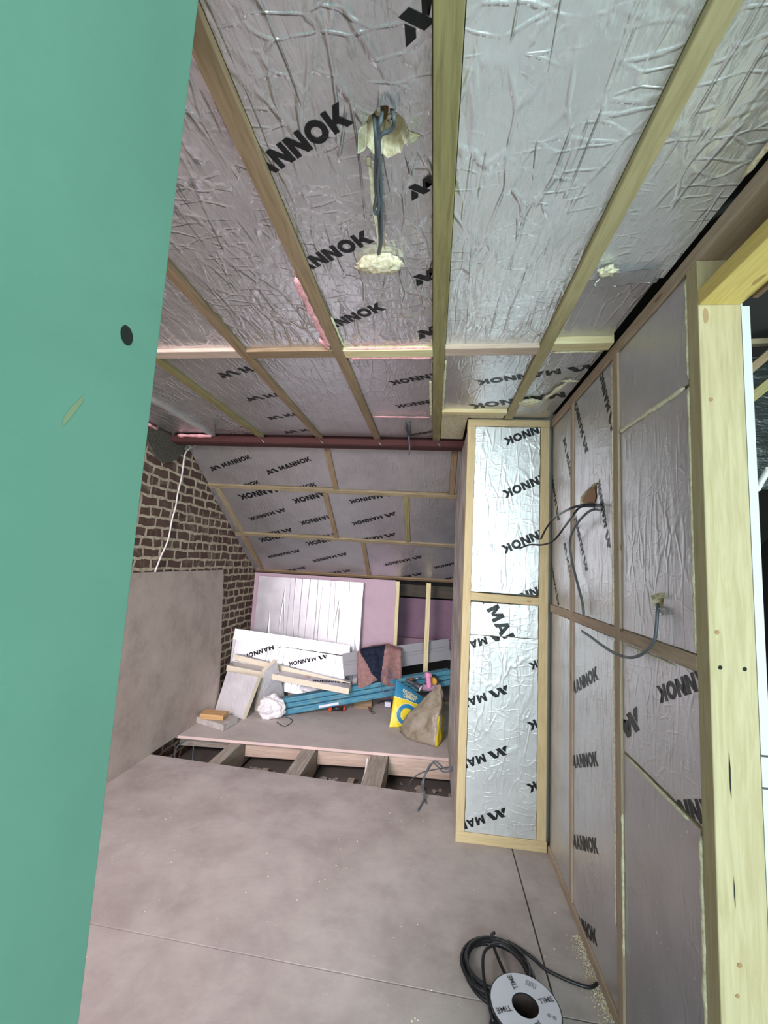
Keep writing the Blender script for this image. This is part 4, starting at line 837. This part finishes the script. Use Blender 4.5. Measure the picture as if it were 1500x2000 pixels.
cable('grey_cable', 'second violet-grey cable bow over the blue beam left of the yellow sack', [ony(745, 1330, 4.33), ony(745, 1345, 4.28), ony(752, 1352, 4.24), ony(762, 1350, 4.24), ony(768, 1343, 4.26)], .0045, bpy.data.materials['violet_cable'])
# small tools on the deck
def root(name, lb, cat, loc, rz=0, group=None):
    return tag(empty(name, Matrix.Translation(V3(loc))@Matrix.Rotation(rz, 4, 'Z')), lb, cat, group)
def cyl(bm, p0, p1, r, seg=16, mi=0): tube(bm, [p0, p1], r, seg, True, mi, 0)
t = root('torch', 'small black torch with orange rim on the deck by the blue beam', 'torch', onz(656, 1389, .0), .25)
for nm, a, b2, r, m in (('torch_body', (-.04, 0, .026), (.07, 0, .026), .024, BLACKP), ('torch_head', (-.075, 0, .03), (-.042, 0, .03), .030, ORANGE), ('torch_cap', (.07, 0, .026), (.085, 0, .026), .025, ORANGE)):
    bm = bmesh.new(); cyl(bm, a, b2, r); link(nm, bm, m, t)
bm = bmesh.new(); boxb(bm, (-.03, -.006, .047), (.06, .006, .052), 0, .001); link('torch_stripe', bm, ORANGE, t)
t = root('knife', 'dark handled utility tool lying on the deck, pointing at the camera', 'tool', onz(722, 1386, .0), 0)
bm = bmesh.new(); tube(bm, [(-.03, .10, .014), (-.01, .02, .014), (.01, -.05, .012)], [.014]*30, 8); link('tool_handle', bm, mat('dull_red', (.22, .09, .08), .6)[0], t)
bm = bmesh.new(); tube(bm, [(.01, -.05, .011), (.045, -.13, .010)], .010, 8, sub=0); tube(bm, [(.015, -.05, .012), (.06, -.11, .010)], .006, 8, sub=0); link('tool_jaws', bm, STEEL, t)
bm = bmesh.new(); boxb(bm, (-.035, -.02, 0), (.035, .02, .065), 0, .002); o = link('small_box', bm, mat('navy_card', (.12, .13, .22), .6)[0], None, Matrix.Translation(onz(757, 1383, .0)+V3((0, .02, 0)))); tag(o, 'small dark box with a pale label left of the yellow sack', 'box')
bm = bmesh.new(); boxb(bm, (-.03, -.0225, .012), (.028, -.0205, .058)); l_ = link('box_label', bm, LABELW, o)
cable('black_cable', 'short black lead tangled on the deck behind the small box', [onz(738, 1374, .01), onz(745, 1370, .03), onz(756, 1370, .02), onz(765, 1374, .01)], .006, BLACKP)
# cement sack
def sackp(s, t):
    BL_, BR_, TR_, TL_ = onz(760, 1421, .002), V3((-.01, 4.24, .002)), ony(828, 1362, 4.32), ony(774, 1328, 4.26)
    p = (BL_*(1-s)+BR_*s)*(1-t)+(TL_*(1-s)+TR_*s)*t
    k = (max(0, math.sin(math.pi*s))**.55)*(max(0, math.sin(math.pi*(.06+.92*t)))**.5)
    return p, k
so = onz(790, 1421, 0)
n = 110; bm = bmesh.new(); F = []; Bk = []
for i in range(n+1):
    a = []; b2 = []
    for j in range(n+1):
        p, k = sackp(i/n, j/n); wv = .006*noise.noise(p*22)
        a.append(bm.verts.new(p+V3((0, -.055*k+wv, .01*k+wv))-so)); b2.append(bm.verts.new(p+V3((0, .055*k+.002, 0))-so) if i % n and j % n else a[-1])
    F.append(a); Bk.append(b2)
def sackmat(s, t):
    p, k = sackp(s, t); d = p-CAM; z = d.dot(FW); x = 750+FPX*d.dot(RT)/z; y = 1000-FPX*d.dot(UP)/z
    r = math.hypot((x-795)/19.5, (y-1395)/21.5)
    if .62 < r < 1: return 1
    if r <= .62: return 2 if math.sin(math.atan2(y-1395, x-795)*9) > .75 and r > .55 else 0
    if r < 1.05: return 2
    if t > .655+.03*math.sin(3*s): return 1
    if t > .635+.03*math.sin(3*s): return 2
    return 0
for i in range(n):
    for j in range(n):
        f = bm.faces.new((F[i][j], F[i+1][j], F[i+1][j+1], F[i][j+1])); f.material_index = sackmat((i+.5)/n, (j+.5)/n); f.smooth = True
        vs = [Bk[i][j], Bk[i][j+1], Bk[i+1][j+1], Bk[i+1][j]]; vs = [v for k, v in enumerate(vs) if v not in vs[:k]]
        if len(vs) > 2 and set(vs) != {F[i][j], F[i+1][j], F[i+1][j+1], F[i][j+1]}:
            try: bm.faces.new(vs).smooth = True
            except ValueError: pass
o = link('cement_sack', bm, [SACKY, SACKB, SACKW], None, Matrix.Translation(so)); tag(o, 'yellow and blue cement sack standing on the far deck', 'sack'); SK = o
def textmesh(body, size, off=.0):
    c = bpy.data.curves.new('t', 'FONT'); c.body = body; c.size = size; c.offset = off; c.align_x = 'CENTER'; c.align_y = 'CENTER'
    ob = bpy.data.objects.new('t', c); C.objects.link(ob); dg = bpy.context.evaluated_depsgraph_get(); me = bpy.data.meshes.new_from_object(ob.evaluated_get(dg))
    bpy.data.objects.remove(ob); return me
for body, t0 in (('ORIGINAL', .86), ('CEMENT', .76)):
    me = textmesh(body, .040, .0012)
    for v in me.vertices:
        s_ = .52+v.co.x/.36; t_ = t0+v.co.y/.33; p, k = sackp(s_, t_); v.co = p+V3((0, -.055*k-.006, .01*k+.004))-so
    me.materials.append(SACKW); q = bpy.data.objects.new('sack_lettering', me); C.objects.link(q); q.parent = SK
# clear dusty bag
base = [(-.235, 3.99), (-.16, 3.86), (-.03, 3.79), (.085, 3.75), (.125, 3.85), (.148, 3.98), (.145, 4.08), (.08, 4.12), (-.04, 4.10), (-.17, 4.04)]
apex = ony(863, 1337, 3.98); bm = bmesh.new(); nb = 48; nl = 22; rg = []
def bp(a):
    a = a*len(base); i = int(a) % len(base); f = a-int(a); p = V3((*base[i], 0)); q = V3((*base[(i+1) % len(base)], 0)); return p.lerp(q, f)
for l in range(nl+1):
    t = l/nl; row = []
    for k in range(nb):
        b_ = bp(k/nb); sh = t**1.35; p = b_.lerp(V3((apex.x, apex.y, 0)), sh*.92); p.z = .003+(apex.z-.003)*t
        c = V3((-.02, 3.95, p.z)); o2 = (p-c); bulge = 1+.10*math.sin(math.pi*t)
        p = c+V3((o2.x*bulge, o2.y*bulge, 0)); nn = noise.noise(p*16)*.018+noise.noise(p*40)*.006
        p += o2.normalized()*nn if o2.length else V3(); p.z += noise.noise(p*12+V3((3, 0, 0)))*.012*math.sin(math.pi*t); p.z = max(p.z, .003); p.x = min(p.x, .152)
        row.append(bm.verts.new(p))
    rg.append(row)
for l in range(nl):
    for k in range(nb):
        f = bm.faces.new((rg[l][k], rg[l][(k+1) % nb], rg[l+1][(k+1) % nb], rg[l+1][k])); f.smooth = True
        ck = f.calc_center_median(); f.material_index = 1 if (k/nb > .285 and k/nb < .60 and l < 8+3*math.sin(k*1.9)) else 0
bm.faces.new(rg[-1]); bm.faces.new(rg[0][::-1])
o = link('rubble_bag', bm, [SANDBAG, SACKY], None, Matrix.Identity(4)); tag(o, 'dusty translucent plastic bag slumped beside the grey partition on the far deck', 'bag')
# tools behind the sacks
bm = bmesh.new(); bmesh.ops.create_icosphere(bm, subdivisions=4, radius=1)
for v in bm.verts:
    v.co = V3((math.copysign(abs(v.co.x)**.6, v.co.x)*.17, math.copysign(abs(v.co.y)**.7, v.co.y)*.085, max(-.1, math.copysign(abs(v.co.z)**.6, v.co.z)*.11)))*(1+.08*noise.noise(v.co*3))
tb = link('tool_bag', bm, BLACKP, None, Matrix.Translation((-.03, 4.45, .11)), True); tag(tb, 'black tool bag behind the yellow sack', 'tool bag')
t = root('pink_drill', 'pink and grey power tool lying on the black tool bag', 'power tool', ony(838, 1342, 4.32), .2)
bm = bmesh.new(); tube(bm, [(-.06, 0, .0), (0, 0, -.01), (.09, 0, -.005)], .030, 12); link('tool_body', bm, mat('mauve_plastic', (.42, .25, .36), .45)[0], t)
bm = bmesh.new(); tube(bm, [(0, -.01, .0), (-.008, -.01, .06), (-.02, -.01, .12)], .024, 12); tube(bm, [(-.045, -.012, .115), (.015, -.012, .11)], .026, 12, sub=0); link('tool_handle', bm, PINKP, t)
bm = bmesh.new(); cyl(bm, (.085, -.005, .0), (.11, -.01, .0), .02); link('tool_chuck', bm, PINKP, t)
t = root('black_drill', 'dark grey hand tool lying left of the pink power tool', 'power tool', ony(812, 1340, 4.33), -.3)
bm = bmesh.new(); tube(bm, [(-.10, 0, .04), (-.03, 0, .02), (.05, 0, -.01)], [.018]*8+[.028]*20, 12); link('tool_body', bm, mat('charcoal', (.05, .05, .06), .4)[0], t)
bm = bmesh.new(); cyl(bm, (.05, -.012, -.01), (.06, -.012, -.014), .030); link('tool_collar', bm, LABELW, t)
t = root('tape_measure', 'black and amber round tool resting behind the pink power tool', 'tape measure', ony(845, 1330, 4.40), 0)
bm = bmesh.new(); cyl(bm, (0, -.03, 0), (0, .03, 0), .058, 20); link('tool_case', bm, BLACKP, t)
bm = bmesh.new(); cyl(bm, (.002, -.035, .004), (.002, -.02, .004), .038, 20); link('amber_face', bm, YELLOWP, t)
t = root('screwdriver', 'brown handled screwdriver near the top corner of the yellow sack', 'screwdriver', ony(801, 1328, 4.42), .1)
bm = bmesh.new(); tube(bm, [(-.04, 0, -.01), (.03, 0, .01)], .018, 10, sub=0); link('tool_handle', bm, mat('brown_handle', (.25, .11, .05), .5)[0], t)
bm = bmesh.new(); cyl(bm, (.03, 0, .01), (.11, 0, .03), .005); link('steel_shaft', bm, STEEL, t)

# ------------------------------------------------------------------ cable reel, front right
zt_ = .105; rc = onz(1026, 1963, zt_); t = root('cable_reel', 'cable reel with white label disc lying on the near floor', 'cable reel', (rc.x, rc.y, 0))
def ring(ri, ro, z, m, nm, th=.003):
    bm = bmesh.new(); n = 64; vs = []
    for k in range(n):
        a = 2*math.pi*k/n; vs.append([bm.verts.new((r*math.cos(a), r*math.sin(a), zz)) for r, zz in ((ri, z), (ro, z), (ro, z-th), (ri, z-th))])
    for k in range(n):
        for j in range(4): bm.faces.new((vs[k][j], vs[(k+1) % n][j], vs[(k+1) % n][(j+1) % 4], vs[k][(j+1) % 4]))
    bmesh.ops.recalc_face_normals(bm, faces=bm.faces[:]); return link(nm, bm, m, t)
RR = .112
ring(.040, RR, zt_-.001, BLACKP, 'upper_flange', .004); lab = ring(.042, RR-.004, zt_+.0005, REELW, 'label_disc', .001); ring(.040, RR, .006, BLACKP, 'lower_flange', .005)
bm = bmesh.new(); n = 40
a = [bm.verts.new((.041*math.cos(2*math.pi*k/n), .041*math.sin(2*math.pi*k/n), .003)) for k in range(n)]; b2 = [bm.verts.new((.041*math.cos(2*math.pi*k/n), .041*math.sin(2*math.pi*k/n), zt_-.002)) for k in range(n)]
for k in range(n): bm.faces.new((a[k], a[(k+1) % n], b2[(k+1) % n], b2[k]))
bmesh.ops.solidify(bm, geom=bm.faces[:], thickness=.003)
link('hub_tube', bm, mat('hub_brown', (.10, .07, .06), .6)[0], t)
bm = bmesh.new(); pts = [((.055+.012*((k//80) % 3))*math.cos(k*.32), (.055+.012*((k//80) % 3))*math.sin(k*.32), .014+.080*abs(((k/80) % 2)-1)) for k in range(240)]; tube(bm, pts, .0055, 6, sub=0); link('wound_cable', bm, CABLEB, t)
for ang, dr, ra in ((20, 0, 0), (110, 0, 90), (200, 0, 180), (295, 0, 270)):
    me = textmesh('TIME', .024, .0006); a = math.radians(ang)
    Mx = Matrix.Rotation(a, 4, 'Z')@Matrix.Translation((.076, 0, zt_+.0012))
    me.transform(Mx); me.materials.append(INKF); q = bpy.data.objects.new('disc_lettering', me); C.objects.link(q); q.parent = lab
bm = bmesh.new()
for k in range(7): boxb(bm, (-.016+k*.005, -.010, 0), (-.016+k*.005+(.002 if k % 2 else .0032), .010, .0004))
me_m = Matrix.Rotation(math.radians(66), 4, 'Z')@Matrix.Translation((.080, 0, zt_+.0008))@Matrix.Rotation(math.radians(-90), 4, 'Z'); link('bar_lines', bm, mat('grey_print', (.28, .27, .31), .6)[0], lab, me_m)
for k in range(1):
    bm = bmesh.new(); cyl(bm, (0, 0, 0), (0, 0, .0005), .006, 16); cyl(bm, (.016, 0, 0), (.016, 0, .0005), .006, 16); link('approval_marks', bm, bpy.data.materials['grey_print'], lab, Matrix.Rotation(math.radians(-18), 4, 'Z')@Matrix.Translation((.072, 0, zt_+.0008)))
# loose coil
def loop(cx, cy, rx, ry, rot, z0, amp, seed, t0=0, t1=1, n=14):
    pts = []
    for k in range(n+1):
        a = 2*math.pi*(t0+(t1-t0)*k/n); x = rx*math.cos(a); y = ry*math.sin(a)
        pts.append(V3((cx+x*math.cos(rot)-y*math.sin(rot), cy+x*math.sin(rot)+y*math.cos(rot), z0+amp*(.5+.5*math.sin(a+seed)))))
    return pts
bm = bmesh.new(); oc = V3((.28, 1.80, 0))
for k, (cx, cy, rx, ry, ro, z0, am) in enumerate(((.292, 1.81, .118, .128, .3, .008, .012), (.298, 1.80, .110, .122, .5, .018, .015), (.288, 1.815, .124, .120, .1, .026, .012), (.300, 1.805, .104, .130, .8, .012, .03), (.296, 1.812, .116, .112, .4, .036, .01))):
    tube(bm, [p-oc for p in loop(cx, cy, rx, ry, ro, z0, am, k)], .0062, 8)
tube(bm, [p-oc for p in (V3((.30, 1.935, .05)), V3((.285, 1.90, .06)), V3((.295, 1.84, .05)), V3((.325, 1.77, .03)), V3((.335, 1.72, .06)))], .006, 8)
tube(bm, [p-oc for p in (V3((.255, 1.62, .02)), V3((.235, 1.70, .06)), V3((.245, 1.80, .08)), V3((.31, 1.845, .08)), V3((.375, 1.80, .07)), V3((.40, 1.74, .05)), V3((.405, 1.70, .04)))], .0055, 8)
o = link('cable_coil', bm, CABLEB, None, Matrix.Translation(oc)); tag(o, 'loose coil of black cable on the floor behind the reel', 'cable')
cable('black_cable', 'black cable lead running from the coil to the foot of the right wall', [V3((.35, 1.93, .03)), V3((.40, 1.915, .02)), onz(1045, 1875, .012), onz(1065, 1893, .008), onz(1110, 1915, .007), onz(1150, 1928, .007), V3((.655, 1.835, .009))], .0060, CABLEB)
